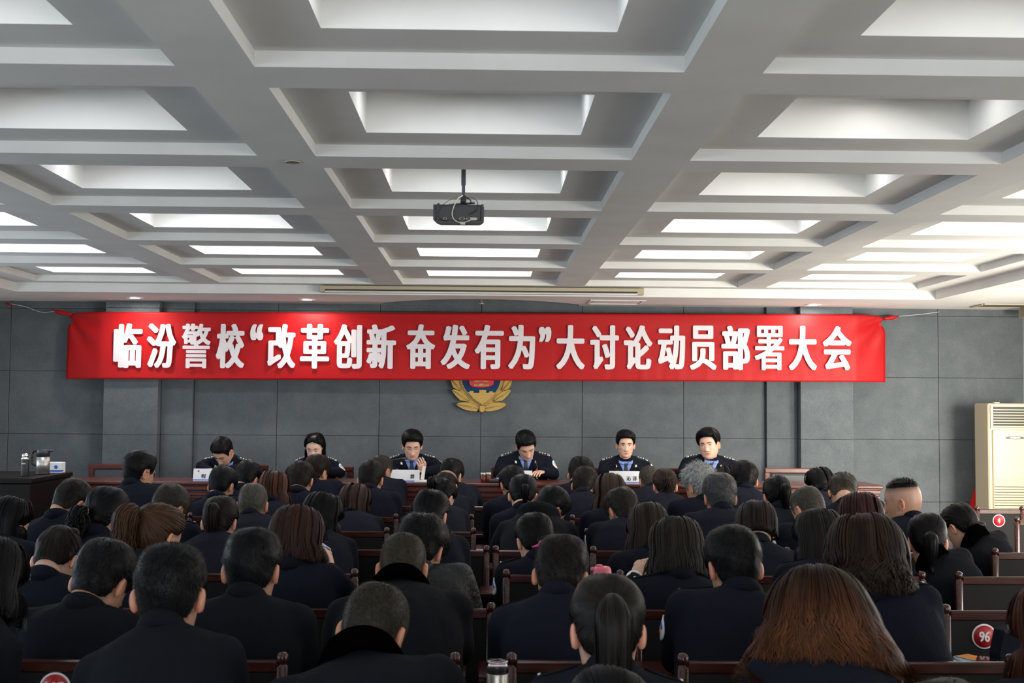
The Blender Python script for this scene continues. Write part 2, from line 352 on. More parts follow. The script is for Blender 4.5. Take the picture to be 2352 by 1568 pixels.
for i in range(32):
    qs.append([(nx[i], FY1, SOF), (nx[i+1], FY1, SOF), (nx[i+1], ny[i+1], SOF), (nx[i], ny[i], SOF)])
    qs.append([(nx[i], ny[i], SOF), (nx[i+1], ny[i+1], SOF), (nx[i+1], ny[i+1], SOF+.6), (nx[i], ny[i], SOF+.6)])
qs.append([(na, FY1, SOF+.6), (nb, FY1, SOF+.6), (nb, WALLY+.2, SOF+.6), (na, WALLY+.2, SOF+.6)])
quads(g, qs)
struct(g.obj('ceiling', M['plaster'], smooth=False))
g = G(); quads(g, [[(XL-.3, BACKY-.3, 0), (XR+.3, BACKY-.3, 0), (XR+.3, WALLY+.3, 0), (XL-.3, WALLY+.3, 0)]]); struct(g.obj('floor', M['floor'], smooth=False))
DAIS = 0.10
g = G(); box(g, (XL, 9.93, 0.0), (XR, WALLY, DAIS), 0.01); o = struct(g.obj('floor_dais', M['dais'], smooth=False))
# front wall: felt panels with real gaps, pilasters
XS = [at(px, 1000, WALLY).x for px in (18, 635, 870, 1104, 1337, 1570, 2157)]
PWID = XS[3]-XS[2]
ZS = [at(1176, y, WALLY).z for y in (1003,)]; PH = ZS[0]-at(1176, 1147, WALLY).z
g = G(); quads(g, [[(XL-.3, WALLY+.02, 0), (XR+.3, WALLY+.02, 0), (XR+.3, WALLY+.02, 3.4), (XL-.3, WALLY+.02, 3.4)]], 1)
pa, pb, pc, pdd, pe, pf = (at(235, 1000, WALLY-.16).x, at(361, 1000, WALLY-.16).x, at(441, 1000, WALLY-.05).x, at(1761, 1000, WALLY-.05).x, at(1839, 1000, WALLY-.16).x, at(1961, 1000, WALLY-.16).x)
zc = [DAIS]+[ZS[0]+k*PH for k in range(-2, 5)]+[3.4]
def panels(x0, x1, yf, xcuts):
    xs = [x0]+[x for x in xcuts if x0+.05 < x < x1-.05]+[x1]
    for a, b in zip(xs[:-1], xs[1:]):
        for c, d in zip(zc[:-1], zc[1:]):
            if d-c > 0.02: box(g, (a+.0022, yf, c+.0016), (b-.0022, WALLY+.015, d-.0016), 0.0015)
panels(XL-.2, pa, WALLY, [XS[0], XS[0]-PWID]); panels(pa, pb, WALLY-.16, []); panels(pb, pc, WALLY-.05, [])
panels(pc, pdd, WALLY, XS[1:6]); panels(pdd, pe, WALLY-.05, []); panels(pe, pf, WALLY-.16, []); panels(pf, XR+.2, WALLY, [at(2157, 1000, WALLY).x, at(2157, 1000, WALLY).x+PWID])
struct(g.obj('wall_front', [M['felt'], M['felt_gap']], smooth=False))
# side and back walls with window openings
def window_wall(name, wins, pt, u0, u1, z0, z1, n0):
    g = G(); es = [u0]+[e for w in wins for e in w]+[u1]
    for i, (a, b) in enumerate(zip(es[:-1], es[1:])):
        spans = [(0, 3.0)] if i % 2 == 0 else [(0, z0), (z1, 3.0)]
        for c, d in spans:
            lo, hi = pt(a, c, 0), pt(b, d, 1); box(g, np.minimum(lo, hi), np.maximum(lo, hi), 0.001)
    struct(g.obj(name, M['sidewall'], smooth=False))
    for k, (a, b) in enumerate(wins):
        f = G(); t = 0.05
        for (c0, c1, d0, d1) in ((a, b, z0, z0+t), (a, b, z1-t, z1), (a, a+t, z0+t, z1-t), (b-t, b, z0+t, z1-t), ((a+b)/2-t/2, (a+b)/2+t/2, z0+t, z1-t)):
            lo, hi = pt(c0, d0, .3), pt(c1, d1, .6); box(f, np.minimum(lo, hi), np.maximum(lo, hi), 0.003)
        o = struct(f.obj('window_%d' % (n0+k), M['white'], smooth=False))
        f = G(); lo, hi = pt(a+t, z0+t, .44), pt(b-t, z1-t, .47); box(f, np.minimum(lo, hi), np.maximum(lo, hi), 0.001); f.obj('pane', M['pane'], o, smooth=False)
window_wall('wall_right', WINR, lambda u, z, d: np.array((XR+.2*d, u, z)), BACKY, WALLY, WIN_Z0, WIN_Z1, 1)
window_wall('wall_left', WINL, lambda u, z, d: np.array((XL-.2*d, u, z)), BACKY, WALLY, WIN_Z0, WIN_Z1, 6)
window_wall('wall_back', WINB, lambda u, z, d: np.array((u, BACKY-.2*d, z)), XL-.3, XR+.3, 1.05, 2.45, 11)
# box over the window beside the front wall
p = at(2341, 716, 11.6); g = G(); box(g, (p.x, 9.0, SOF-.11), (XR+.02, 11.62, SOF-.002), 0.004); struct(g.obj('trim_1', M['cream'], smooth=False))

# ------------------------------------------------------------------ lamps
COFP = {-5: 2, -4: 2, -3: 2, -2: 2, -1: 1.8, 0: 2.2, 1: 2.3, 2: 3.0, 3: 6.0, 4: 8, 5: 8}
def down_lamp(loc, r, power, color=(1, 0.985, 0.97)):
    l = bpy.data.lights.new('downlight_glow', 'AREA'); l.shape = 'DISK'; l.size = 2*r; l.energy = power; l.color = color
    o = bpy.data.objects.new('downlight_glow', l); COL.objects.link(o); o.location = loc; return o
for c, r in cells:   # each coffer's lamps wash its far inner wall
    l = bpy.data.lights.new('coffer_glow', 'AREA'); l.shape = 'RECTANGLE'; l.size = 0.72; l.size_y = 0.16; l.energy = COFP[r]; l.color = (1.0, 0.985, 0.96) if c > 0 else (0.95, 0.97, 1.0)
    o = bpy.data.objects.new('coffer_glow', l); COL.objects.link(o); o.location = (X0+c*PX, Y0+r*PY-LEDGE-0.30, zt-0.012)
def downlight(loc, label, group=None):
    t = thing('downlight', label, 'ceiling light', loc, 0, group)
    g = G(); lathe(g, [(0.056, 0.0), (0.066, -0.008), (0.074, -0.006), (0.076, 0.0)], 28); g.obj('trim_ring', M['white'], t)
    g = G(); lathe(g, [(0.001, -0.004), (0.04, -0.0045), (0.056, -0.002), (0.056, 0.0)], 28); g.obj('lens', M['lamp'], t); return t
downlight((X0+PX, Y0+PY-LEDGE-0.17, zt-.002), 'round downlight up inside a ceiling coffer, cut off by the beam in front', 'recessed downlights')
for px, py, lab in ((310, 683, 'lit round downlight in the ceiling border above the first characters of the banner'), (705, 687, 'lit round downlight in the ceiling border above the quoted words of the banner'), (1868, 699, 'lit round downlight in the ceiling border above the end of the banner')):
    d = at(px, py, 10.0)-Vector((0, 0, CAMZ)); d = d*(0.98/d.z); loc = (d.x, d.y, SOF-.002)
    downlight(loc, lab, 'recessed downlights'); down_lamp((loc[0], loc[1], SOF-.016), 0.055, 9.0, (1, 0.95, 0.86))

# ------------------------------------------------------------------ small things on the ceiling
t = thing('projector_screen_housing', 'long white projector screen housing set in the ceiling step above the banner', 'projector screen', (0, 0, 0))
a, b = at(733, 663, FY1-.1), at(1480, 666, FY1-.1)
g = G(); box(g, (a.x, FY1-.09, SOF+.012), (b.x, FY1-.004, SOF+.072), 0.006); g.obj('housing', M['cream'], t, False)
g = G(); box(g, (a.x+.05, FY1-.094, SOF+.026), (b.x-.06, FY1-.088, SOF+.038), 0.001); g.obj('slot', M['creamd'], t, False)
g = G(); box(g, (a.x+.05, FY1-.105, SOF+.010), (b.x-.06, FY1-.07, SOF+.020), 0.003); g.obj('bottom_bar', M['white'], t, False)
def ceil_pt(px, py): d = at(px, py, 10.0)-Vector((0, 0, CAMZ)); d = d*(0.98/d.z); return d.x, d.y
x, y = ceil_pt(1415, 693); g = G()
for s in (-1, 1): box(g, (x-.26, y+s*.2-.015, SOF-.008), (x+.26, y+s*.2+.015, SOF-.001), 0.002); box(g, (x+s*.245-.015, y-.2, SOF-.008), (x+s*.245+.015, y+.2, SOF-.001), 0.002)
box(g, (x-.22, y-.17, SOF-.004), (x+.22, y+.17, SOF-.001), 0.001)
tag(g.obj('access_hatch', M['white'], smooth=False), 'square white access hatch in the ceiling border beside the curved cut-out', 'hatch')
x, y = ceil_pt(2330, 701); t = thing('air_vent', 'pale slotted air vent in the ceiling border at the corner over the air conditioner', 'vent', (x, y, SOF)); g = G()
for s in (-1, 1): box(g, (-.36, s*.16-.02, -.012), (.36, s*.16+.02, -.001), 0.002); box(g, (s*.35-.02, -.14, -.012), (s*.35+.02, .14, -.001), 0.002)
g.obj('frame', M['cream'], t, False); g = G()
for k in range(7): box(g, (-.33, -.135+k*.04, -.009), (.33, -.115+k*.04, -.002), 0.001)
g.obj('slats', M['greyleather'], t, False)
x, y = ceil_pt(1105, 690); t = thing('sprinkler', 'small metal sprinkler head under the curved ceiling cut-out above the banner', 'sprinkler', (at(1105, 690, 11.5).x, 11.5, 0))
z = at(1105, 698, 11.5).z; g = G(); lathe(g, [(0.002, z), (0.034, z), (0.034, z+.004), (0.012, z+.03), (0.012, SOF+.598)], 16); g.obj('head', M['steel'], t)
q = at(672, 371, 4.85); g = G(); d = q-Vector((0, 0, CAMZ)); d = d*(1.06/d.z); lathe(g, [(0.003, CEIL-.008), (0.03, CEIL-.006), (0.036, CEIL-.0008)], 20, org=(d.x, d.y, 0)); tag(g.obj('ceiling_cover_plate', M['steel']), 'small round metal cover plate on a ceiling beam crossing', 'cover plate')

# ceiling projector seen from behind
pj = at(1053, 492, 5.9); t = thing('projector', 'black projector hanging from a pole under the middle of the coffered ceiling', 'projector', (pj.x, pj.y, pj.z))
h, w_ = 0.046, 0.122
g = G(); pts = [(-w_, h), (w_-.003, h), (w_+.002, h-.01), (w_+.002, -h*.62), (w_-.006, -h*.82), (w_-.022, -h*.96), (-w_+.03, -h*.98), (-w_+.012, -h*.84), (-w_, -h*.62)]
prism(g, pts, -.02, .21); g.obj('case', M['black'], t, False)
g = G(); box(g, (-w_+.014, -.023, -.03), (w_-.014, -.019, .04), 0.002); pn = g.obj('rear_panel', M['black'], t, False)
for x in (-.064, .018, .052, .08):
    g = G(); torus(g, (x, -.024, -.022), 0.008, 0.0015, (0, 1, 0), 16, sx=1.5 if x > 0 else 1, sy=.8); g.obj('socket', M['steel'], pn)
g = G(); box(g, (.04-.02, -.0245, .012), (.04+.02, -.0215, .017), 0.0008); g.obj('rating_label', M['dgrey'], pn, False)
for s in (-1, 1):
    g = G(); tube(g, [(s*(w_-.012), -.024, -.03), (s*(w_-.012), -.024, .036)], 0.0016, 8); g.obj('edge_rib', M['dgrey'], pn)
g = G(); lathe(g, [(0.004, h), (0.006, h), (0.006, h+.006), (0.001, h+.01)], 12, org=(-w_+.024, .02, 0)); g.obj('foot', M['dgrey'], t); g = G(); lathe(g, [(0.008, h), (0.008, h+.004), (0.001, h+.005)], 12, org=(w_-.006, .02, 0)); g.obj('foot', M['dgrey'], t)
zt_ = zt-pj.z
g = G(); box(g, (.022-.011, .09-.011, .148), (.022+.011, .09+.011, zt_), 0.001); box(g, (.022-.008, .09-.008, .085), (.022+.008, .09+.008, .15), 0.001); g.obj('pole', M['dgrey'], t, False)
g = G(); box(g, (.02-.012, .075, .05), (.02+.016, .105, .10), 0.004); tube(g, [(-.05, .09, .05), (.078, .09, .062)], 0.006, 10); tube(g, [(-.04, .07, h), (-.04, .08, .053)], .004, 8); tube(g, [(.022, .09, .044), (.022, .09, .06)], .01, 10); g.obj('bracket', M['black'], t)
def spl(P, n=24):
    P = np.array(P, float); d = np.r_[0, np.cumsum(np.linalg.norm(np.diff(P, axis=0), axis=1))]; u = np.linspace(0, d[-1], n)
    Q = np.stack([np.interp(u, d, P[:, i]) for i in range(3)], 1)
    for _ in range(3): Q[1:-1] = (Q[:-2]+2*Q[1:-1]+Q[2:])/4
    return Q
g = G(); tube(g, spl([(.018, .075, .095), (.012, .03, .088), (.0, -.02, .078), (-.018, -.05, .045), (-.032, -.056, .0), (-.022, -.054, -.03), (.012, -.052, -.046), (.042, -.050, -.038), (.064, -.038, -.026), (.070, -.026, -.022)], 40), 0.0028, 8); box(g, (.010, -.058, -.052), (.034, -.046, -.039), .002); g.obj('cable', M['cablew'], t)
g = G(); box(g, (.058, -.034, -.030), (.088, -.022, -.016), .002); g.obj('plug', M['cablew'], t, False)
g = G(); tube(g, spl([(.02, .07, .085), (.045, .02, .085), (.075, -.02, .080), (.094, -.04, .058), (.096, -.046, .03), (.08, -.045, .012), (.055, -.034, .0), (.05, -.022, .0)], 36), 0.0018, 8); tube(g, spl([(.03, .07, .082), (-.005, .02, .082), (-.045, -.02, .068), (-.085, -.045, .035), (-.102, -.048, .0), (-.092, -.046, -.024), (-.07, -.04, -.034), (-.05, -.034, -.034)], 36), 0.0014, 8); tube(g, spl([(.028, .08, .09), (.055, .07, .078), (.062, .06, .062), (.042, .06, .052)]), .0035, 8); g.obj('black_cable', M['black'], t)
t.rotation_euler.x = math.radians(6)

# ------------------------------------------------------------------ banner
YB = WALLY-.19
bl, br = at(145, 800, YB), at(2041, 800, YB); bw = br.x-bl.x
zt0, zb0 = at(250, 716, YB).z, at(250, 870, YB).z; zt1, zb1 = at(1900, 722, YB).z, at(1900, 876.5, YB).z
x250, x1900 = at(250, 800, YB).x, at(1900, 800, YB).x
nx_, nz_ = 260, 34; rng = np.random.default_rng(5)
xs = np.linspace(bl.x, br.x, nx_); u = (xs-x250)/(x1900-x250); ztop = zt0+(zt1-zt0)*u; zbot = zb0+(zb1-zb0)*u
yoff = np.where(xs < pa-.02, np.minimum(.15, (pa-.02-xs)*.30), np.where(xs > pf+.02, np.minimum(.15, (xs-pf-.02)*.30), 0))
cre = sum(0.006*np.exp(-((xs-c)/.016)**2)*s for c, s in zip([at(p, 860, YB).x for p in (391, 437, 513, 797, 960, 1280, 1405, 1477, 1522, 1560, 1625, 1684, 1727, 1770, 1845, 1916, 1960)], rng.choice([-1, 1], 17)))
Vb = np.zeros((nx_, nz_, 3))
for j in range(nz_):
    v = j/(nz_-1); Vb[:, j, 0] = xs; Vb[:, j, 2] = zbot+(ztop-zbot)*v
    sag = 0.010*np.sin(xs*2.1+v*3)*(1-v)+0.004*np.sin(v*16+xs*1.7)*v
    Vb[:, j, 1] = YB+yoff+cre*(1-v)**0.7+sag
for side, ex in ((0, bl.x), (1, br.x)):   # pinched corners with fan folds
    d = np.abs(Vb[:, :, 0]-ex); v = (np.arange(nz_)/(nz_-1))[None]
    k = np.exp(-d/.06)*np.clip((v-.80)/.2, 0, 1); Vb[:, :, 2] -= k*.035
    ang = np.arctan2((1-v)*.65, d+.02); Vb[:, :, 1] -= 0.016*np.sin(ang*11)*np.exp(-((d**2+((1-v)*.65)**2)**.5)/.3)
    Vb[:, :, 0] += (0.05 if side == 0 else -0.05)*np.exp(-d/.05)*np.exp(-(((v-.9)/.08)**2))
t = thing('banner', 'long red cloth banner with white lettering strung across the felt wall', 'banner', (0, 0, 0))
g = G(); i = np.arange(nx_-1)[:, None]; j = np.arange(nz_-1)[None]
q = np.stack([i*nz_+j, (i+1)*nz_+j, (i+1)*nz_+j+1, i*nz_+j+1], -1).reshape(-1, 4); back = Vb.reshape(-1, 3)+np.array([0, .003, 0]); N_ = nx_*nz_
edge = np.r_[np.arange(nx_)*nz_, (nx_-1)*nz_+np.arange(1, nz_), (np.arange(nx_-1)[::-1])*nz_+nz_-1, np.arange(1, nz_-1)[::-1]]; e2 = np.roll(edge, -1)
g.add(np.vstack([Vb.reshape(-1, 3), back]), [q, q[:, ::-1]+N_, np.stack([e2, edge, edge+N_, e2+N_], 1)])
M['banner'] = mat('banner_satin', (0.40, 0.005, 0.007), 0.5, Specular_IOR_Level=0.22)
_n = nd(M['banner'], 'ShaderNodeTexNoise', Scale=9.0, Detail=4.0); bump(M['banner'], _n, 'Fac', 0.12, 0.01)
g.obj('cloth', M['banner'], t)
CH = [('临', 262, 328), ('汾', 338, 406), ('警', 418, 485), ('校', 497, 563), ('“', 575, 605), ('改', 615, 680), ('革', 690, 757), ('创', 767, 832), ('新', 842, 910), ('奋', 933, 1000), ('发', 1012, 1080), ('有', 1090, 1157), ('为', 1167, 1229), ('”', 1237, 1266), ('大', 1277, 1343), ('讨', 1355, 1421), ('论', 1432, 1498), ('动', 1510, 1573), ('员', 1583, 1645), ('部', 1656, 1722), ('署', 1732, 1800), ('大', 1810, 1875), ('会', 1888, 1955)]
M['letter'] = mat('banner_letter_white', (0.70, 0.66, 0.70), 0.7)
g = G()
for ch, a, b in CH:
    c = (a+b)/2; top = 742.5+(c-295)/1626*6.5; bot = 845+(c-295)/1626*5.5
    if ch == '“': bot = top+38
    if ch == '”': top += 4; bot = top+36
    put_text(g, ch, at(a, 800, YB).x, at(b, 800, YB).x, at(c, bot, YB).z, at(c, top, YB).z, YB-.022, 0.015 if ch not in '警署' else 0.0095)
vv = np.concatenate(g.v); yo = np.interp(vv[:, 0], xs, yoff); g.v = [np.stack([vv[:, 0], vv[:, 1]+yo, vv[:, 2]], 1)]
g.obj('lettering', M['letter'], t, False)
for pts, r in (([(118, 710), (139, 718), (165, 722)], (.001, .022, .014)), ([(2066, 726), (2048, 729), (2030, 732)], (.001, .022, .016))):
    g = G(); tube(g, spl([at(a, b, YB+.1) for a, b in pts], 8), np.interp(np.linspace(0, 1, 8), [0, .4, 1], r), 10); g.obj('knotted_corner', M['banner'], t)
for pts in ([(22, 697), (60, 704), (84, 714), (103, 719), (122, 714), (140, 718)], [(2062, 726), (2090, 724), (2120, 721), (2150, 717), (2157, 716)]):
    g = G(); tube(g, spl([at(a, b, WALLY-.015) for a, b in pts], 20), .003, 6); g.obj('string', M['string'], t)
g = G(); tube(g, spl([at(a, b, WALLY-.02) for a, b in ((14, 696), (20, 698), (28, 701))], 6), .008, 8); g.obj('knotted_corner', M['banner'], t)

# ------------------------------------------------------------------ wall emblem: its lower part shows under the banner
ec = at(1106, 872, WALLY-.05); S = 11.9/2800
def ez(px, py): return ((px-1106)*S, -(py-872)*S)
t = thing('wall_emblem', 'gold and blue shield emblem with wheat-like leaves half hidden under the banner', 'emblem', (ec.x, WALLY, ec.z))
def C(pts): return [ez(980+x/9.046, 840+y/9.046) for x, y in pts]
sh = C([(690, 290), (720, 380), (760, 470), (830, 570), (920, 670), (1030, 760), (1155, 828), (1270, 760), (1370, 670), (1450, 570), (1520, 450), (1555, 350), (1570, 290), (1575, 0), (1130, -160), (680, 0)])
g = G(); prism(g, sh, -.05, -.004, bevel=.02); sd = g.obj('shield_rim', M['gold'], t, False)
c0 = np.mean(sh, 0); g = G(); prism(g, [c0+(np.array(p)-c0)*.92 for p in sh], -.074, -.04); g.obj('shield_field', M['eblue'], t, False)
g = G(); prism(g, C([(870, 290), (885, 400), (960, 445), (1130, 455), (1300, 440), (1390, 390), (1400, 290), (1380, 40), (890, 40)]), -.088, -.07, bevel=.06); rd = g.obj('red_disc', M['red'], t, False)
for pts in ([(985, 385), (1075, 395), (1110, 370), (1170, 370), (1200, 395), (1290, 380), (1290, 415), (1200, 410), (1130, 425), (1070, 410), (985, 418)], [(960, 295), (1010, 335), (1070, 330), (1140, 310), (1210, 330), (1260, 335), (1300, 295), (1250, 300), (1140, 290), (1040, 300)]):
    g = G(); prism(g, C(pts), -.104, -.08); g.obj('gold_relief', M['gold'], rd, False)
g = G(); prism(g, C([(850, 545), (890, 545), (890, 520), (970, 520), (970, 560), (1095, 560), (1095, 500), (1240, 500), (1240, 560), (1310, 550), (1310, 525), (1380, 525), (1380, 550), (1440, 550), (1340, 670), (1250, 745), (1155, 805), (1060, 745), (960, 670)]), -.084, -.05, bevel=.03); g.obj('fortress_relief', M['gold'], t, False)
g = G(); prism(g, C([(560, -20), (530, 300), (600, 480), (700, 640), (860, 760), (1000, 880), (1155, 930), (1290, 880), (1430, 760), (1590, 640), (1690, 480), (1740, 300), (1720, -20)]), -.03, -.003, bevel=.03); g.obj('backing', M['gold'], t, False)
for pts in ([(605, 800), (660, 760), (800, 750), (950, 770), (1100, 850), (1110, 890), (1050, 950), (900, 940), (760, 900), (650, 840)], [(515, 510), (560, 480), (700, 530), (830, 620), (900, 720), (860, 750), (700, 720), (600, 620)], [(500, 290), (660, 290), (690, 400), (720, 500), (640, 500), (560, 460), (520, 380)], [(480, 60), (640, 60), (670, 290), (500, 290)]):
    for mir in (0, 1):
        P = pts if not mir else [(2280-x, y) for x, y in pts][::-1]
        g = G(); prism(g, C(P), -.045, -.008, bevel=.06); lf = g.obj('leaf', M['gold'], t, False)
        q = np.array(C(P)); cc = q.mean(0); ax = q-cc; _, _, vt = np.linalg.svd(ax); L = np.abs(ax @ vt[0]).max(); g = G()
        tube(g, [(cc[0]-vt[0][0]*L*.9, -.062, cc[1]-vt[0][1]*L*.9), (cc[0]+vt[0][0]*L*.9, -.062, cc[1]+vt[0][1]*L*.9)], .004, 6)
        for k in np.linspace(-.8, .7, 13):
            for s in (-1, 1):
                b0 = cc+vt[0]*L*k; b1 = b0+(vt[0]*.022+vt[1]*s*.024*(1-k*k*.75))*1.0; tube(g, [(b0[0], -.061, b0[1]), (b1[0], -.055, b1[1])], .0032, 5)
        g.obj('leaf_vein', M['gold'], lf)
g = G(); prism(g, C([(1100, 820), (1210, 820), (1215, 940), (1160, 965), (1100, 940)]), -.062, -.02, bevel=.1); g.obj('stem', M['gold'], t, False)

# ------------------------------------------------------------------ long head table on the dais
TY0, TY1 = 10.0, 10.55; TZ = at(1100, 1109.5, TY0).z; tx0, tx1 = at(117, 1105, TY0).x, at(2030, 1118, TY0).x
t = thing('head_table', 'long polished red-brown wooden table on the dais in front of the officers', 'table', ((tx0+tx1)/2, (TY0+TY1)/2, DAIS))
ox, oy = (tx0+tx1)/2, (TY0+TY1)/2; hx = (tx1-tx0)/2
g = G(); box(g, (-hx, -.275, TZ-DAIS-.03), (hx, .275, TZ-DAIS), .008); g.obj('tabletop', M['maho_red'], t, False)
g = G(); box(g, (-hx+.03, -.245, 0), (hx-.03, -.225, TZ-DAIS-.03), .003); fp = g.obj('front_panel', M['maho_red'], t, False)
for z, dz, dy in ((.055, .035, .27), (.10, .03, .262), (.135, .012, .255), (.62, .05, .258)):
    g = G(); box(g, (-hx+.02, -dy, TZ-DAIS-z-dz/2), (hx-.02, -.23, TZ-DAIS-z+dz/2), .006); g.obj('moulding', M['maho_red'], fp, False)
for s in (-1, 1):
    g = G(); box(g, (s*(hx-.05)-.02, -.22, 0), (s*(hx-.05)+.02, .25, TZ-DAIS-.031), .004); g.obj('end_panel', M['maho_red'], t, False)
def exec_chair():
    t = thing('armchair', 'x', 'chair', (0, 0, DAIS))
    g = G()
    for s in (-1, 1): box(g, (s*.27-.028, .20, .30), (s*.27+.028, .245, 1.0-DAIS+.06), .008)
    box(g, (-.298, .195, 1.0-DAIS+.05), (.298, .25, 1.0-DAIS+.10), .01); box(g, (-.29, .20, .38), (.29, .245, .44), .006); g.obj('back_frame', M['maho_red'], t, False)
    g = G(); box(g, (-.245, .19, .44), (.245, .24, .952), .02); g.obj('backrest', M['greyleather'], t, False)
    g = G(); box(g, (-.27, -.26, .30), (.27, .20, .385), .03); g.obj('seat', M['greyleather'], t, False)
    for sx in (-1, 1):
        for sy in (-1, 1):
            g = G(); box(g, (sx*.25-.022, sy*.22-.022, 0), (sx*.25+.022, sy*.22+.022, .305), .004); g.obj('leg', M['maho_red'], t, False)
    return t
ec0 = exec_chair()

# ------------------------------------------------------------------ lectern and what stands on it
LZ = at(72, 1098, 9.0).z; lx1 = at(72, 1098, 9.0).x; LY1 = 9.0
dq = at(152, 1080, 9.0)-Vector((0, 0, CAMZ)); dq = dq*((LZ-CAMZ)/dq.z); LY1 = min(9.9, dq.y)
t = thing('lectern', 'dark wooden lectern box beside the end of the head table', 'lectern', (lx1-.45, 9.0, 0))
g = G(); box(g, (-.45, .02, 0), (.44, LY1-9.0-.02, LZ-.04), .006); g.obj('body', M['blackwood'], t, False)
g = G(); box(g, (-.46, 0, LZ-.04), (.45, LY1-9.0, LZ), .006); g.obj('top', M['blackwood'], t, False)
g = G(); box(g, (-.38, .008, .15), (.38, .021, LZ-.14), .006); g.obj('front_panel', M['blackwood'], t, False)
th = at(57, 1095, 9.25); s = 9.25/2800
t = thing('thermos_flask', 'tall black thermos flask with a silver screw cap on the lectern', 'flask', (th.x, 9.25, LZ)); r = 9*s
g = G(); lathe(g, [(.001, 0), (r, 0), (r*1.02, .004), (r*1.02, 36*s), (r*.9, 40*s), (.001, 40*s)], 24); g.obj('body', M['black'], t)
g = G(); lathe(g, [(r*1.05, 38*s), (r*1.07, 39*s), (r*1.05, 41*s)], 24); g.obj('ring', M['chrome'], t)
g = G(); lathe(g, [(r*.86, 40*s), (r*.86, 48*s), (r*.6, 51.5*s), (.001, 52*s)], 24); g.obj('cap', M['chrome'], t)
g = G(); tube(g, spl([(r*.5, 0, 51*s), (r*1.5, 0, 50*s), (r*2.0, 0, 45*s), (r*1.3, 0, 41*s)], 12), .004, 8); g.obj('carry_loop', M['black'], t)
g = G()
for k, w in enumerate((.007, .0035, .005, .0035)): box(g, (-.014+k*.0075, -r*1.02-.0012, 27.5*s), (-.014+k*.0075+w, -r*.9, 30*s), .0004)
g.obj('lettering', M['white'], t, False)
th = at(98, 1090, 9.5); s = 9.5/2800; r = 15*s
t = thing('vacuum_jug', 'silver vacuum jug with black lid and handle standing on the lectern', 'jug', (th.x, 9.5, LZ))
g = G(); lathe(g, [(.001, .012), (r, .012), (r, 40*s), (.001, 40*s)], 28); g.obj('body', M['steel'], t)
g = G(); lathe(g, [(.001, 0), (r*1.04, 0), (r*1.04, .014), (.001, .014)], 28); g.obj('base', M['black'], t)
g = G(); lathe(g, [(r*1.01, 40*s), (r*.98, 54*s), (r*.9, 56.5*s), (.001, 57*s)], 28); box(g, (r*.5, -.02, 50*s), (r*1.5, .02, 56.5*s), .012); g.obj('lid', M['dgrey'], t)
g = G(); tube(g, spl([(-r*.9, 0, 54*s), (-r*1.6, 0, 52*s), (-r*1.75, 0, 40*s), (-r*1.7, 0, 25*s), (-r*1.0, 0, 20*s)], 20), .011, 10); g.obj('handle', M['black'], t)
th = at(130, 1084, 9.72); s = 9.72/2800
t = thing('tissue_box', 'white and blue tissue box at the back edge of the lectern', 'box', (th.x, 9.72, LZ))
g = G(); box(g, (-17*s, -.05, 0), (15*s, .05, 24*s), .004); g.obj('carton', M['white'], t, False)
g = G(); box(g, (-17.1*s, -.051, 3*s), (15.1*s, .0, 7*s), .0005); prism(g, [(0, 10*s), (5*s, 9*s), (8*s, 14*s), (4*s, 18*s), (-1*s, 16*s)], -.0515, -.049); g.obj('printed_band', M['bluep'], t, False)

# ------------------------------------------------------------------ floor-standing air conditioner and red cloth behind it
AY = 11.2; a0 = at(2272, 926, AY); ah = a0.z-DAIS; s = AY/2800
t = thing('air_conditioner', 'tall cream floor-standing air conditioner beside the felt wall', 'air conditioner', (a0.x+.27, AY+.18, DAIS))
g = G(); box(g, (-.27, -.15, 0), (.27, .17, ah), .012); g.obj('cabinet', M['cream'], t, False)
g = G(); box(g, (-.235, -.17, .02), (.26, -.149, ah-.24), .01); fpn = g.obj('front_panel', M['cream'], t, False)
zz = lambda py: ah-(py-926)*s
g = G(); box(g, (-.23, -.156, zz(981)), (.26, -.148, zz(934)), .002); gr = g.obj('outlet_grille', M['creamd'], t, False)
for k in range(7):
    g = G(); z = zz(940.5+k*6.4); box(g, (-.232, -.168, z-.0045), (.262, -.15, z+.0045), .002); g.obj('slat', M['cream'], gr, False)
for x in (-.24, .25):
    g = G(); box(g, (x-.012, -.165, zz(984)), (x+.012, -.148, zz(930)), .003); g.obj('trim', M['cream'], t, False)
g = G(); a = np.linspace(0, 2*math.pi, 40, endpoint=False); prism(g, [(-.03+.088*math.copysign(abs(math.cos(x))**1.0, math.cos(x)), zz(1006)+.019*math.sin(x)*(1 if math.sin(x) > 0 else .55)) for x in a], -.176, -.168); em = g.obj('display', M['dgrey'], fpn, False)
g = G(); prism(g, [(-.03+.05*math.cos(x), zz(1005)+.009*math.sin(x)) for x in a], -.178, -.175); g.obj('display_window', M['steel'], em, False)
for k in range(14):
    z = zz(1100+k*6.1) if k < 12 else zz(1100+k*6.1)
    g = G(); box(g, (-.225, -.1745 if k < 4 else -.176, z-.0024), (.258, -.168, z+.0024), .001); g.obj('intake_slot', M['creamd'] if k > 2 else M['cream'], fpn, False)
g = G(); box(g, (-.225, -.185, ah+.001), (-.17, -.14, ah+.012), .006); g.obj('catch', M['cream'], t, False)
rc = at(2246, 1165, 11.65); g = G(); K = 40; zs_ = np.linspace(0, 1, 18)
a = np.linspace(0, 2*math.pi, K, endpoint=False); top = at(2271, 1085, 11.55).z-DAIS
R_ = []
for v in zs_:
    rad = .20*(1-v)**0.7+.025; wob = 1+.20*np.sin(a*5+v*3)+.12*np.sin(a*9+1-v*4)
    R_.append(np.stack([rad*wob*np.cos(a)+.04*v, rad*.62*wob*np.sin(a), np.full(K, v*top)], 1))
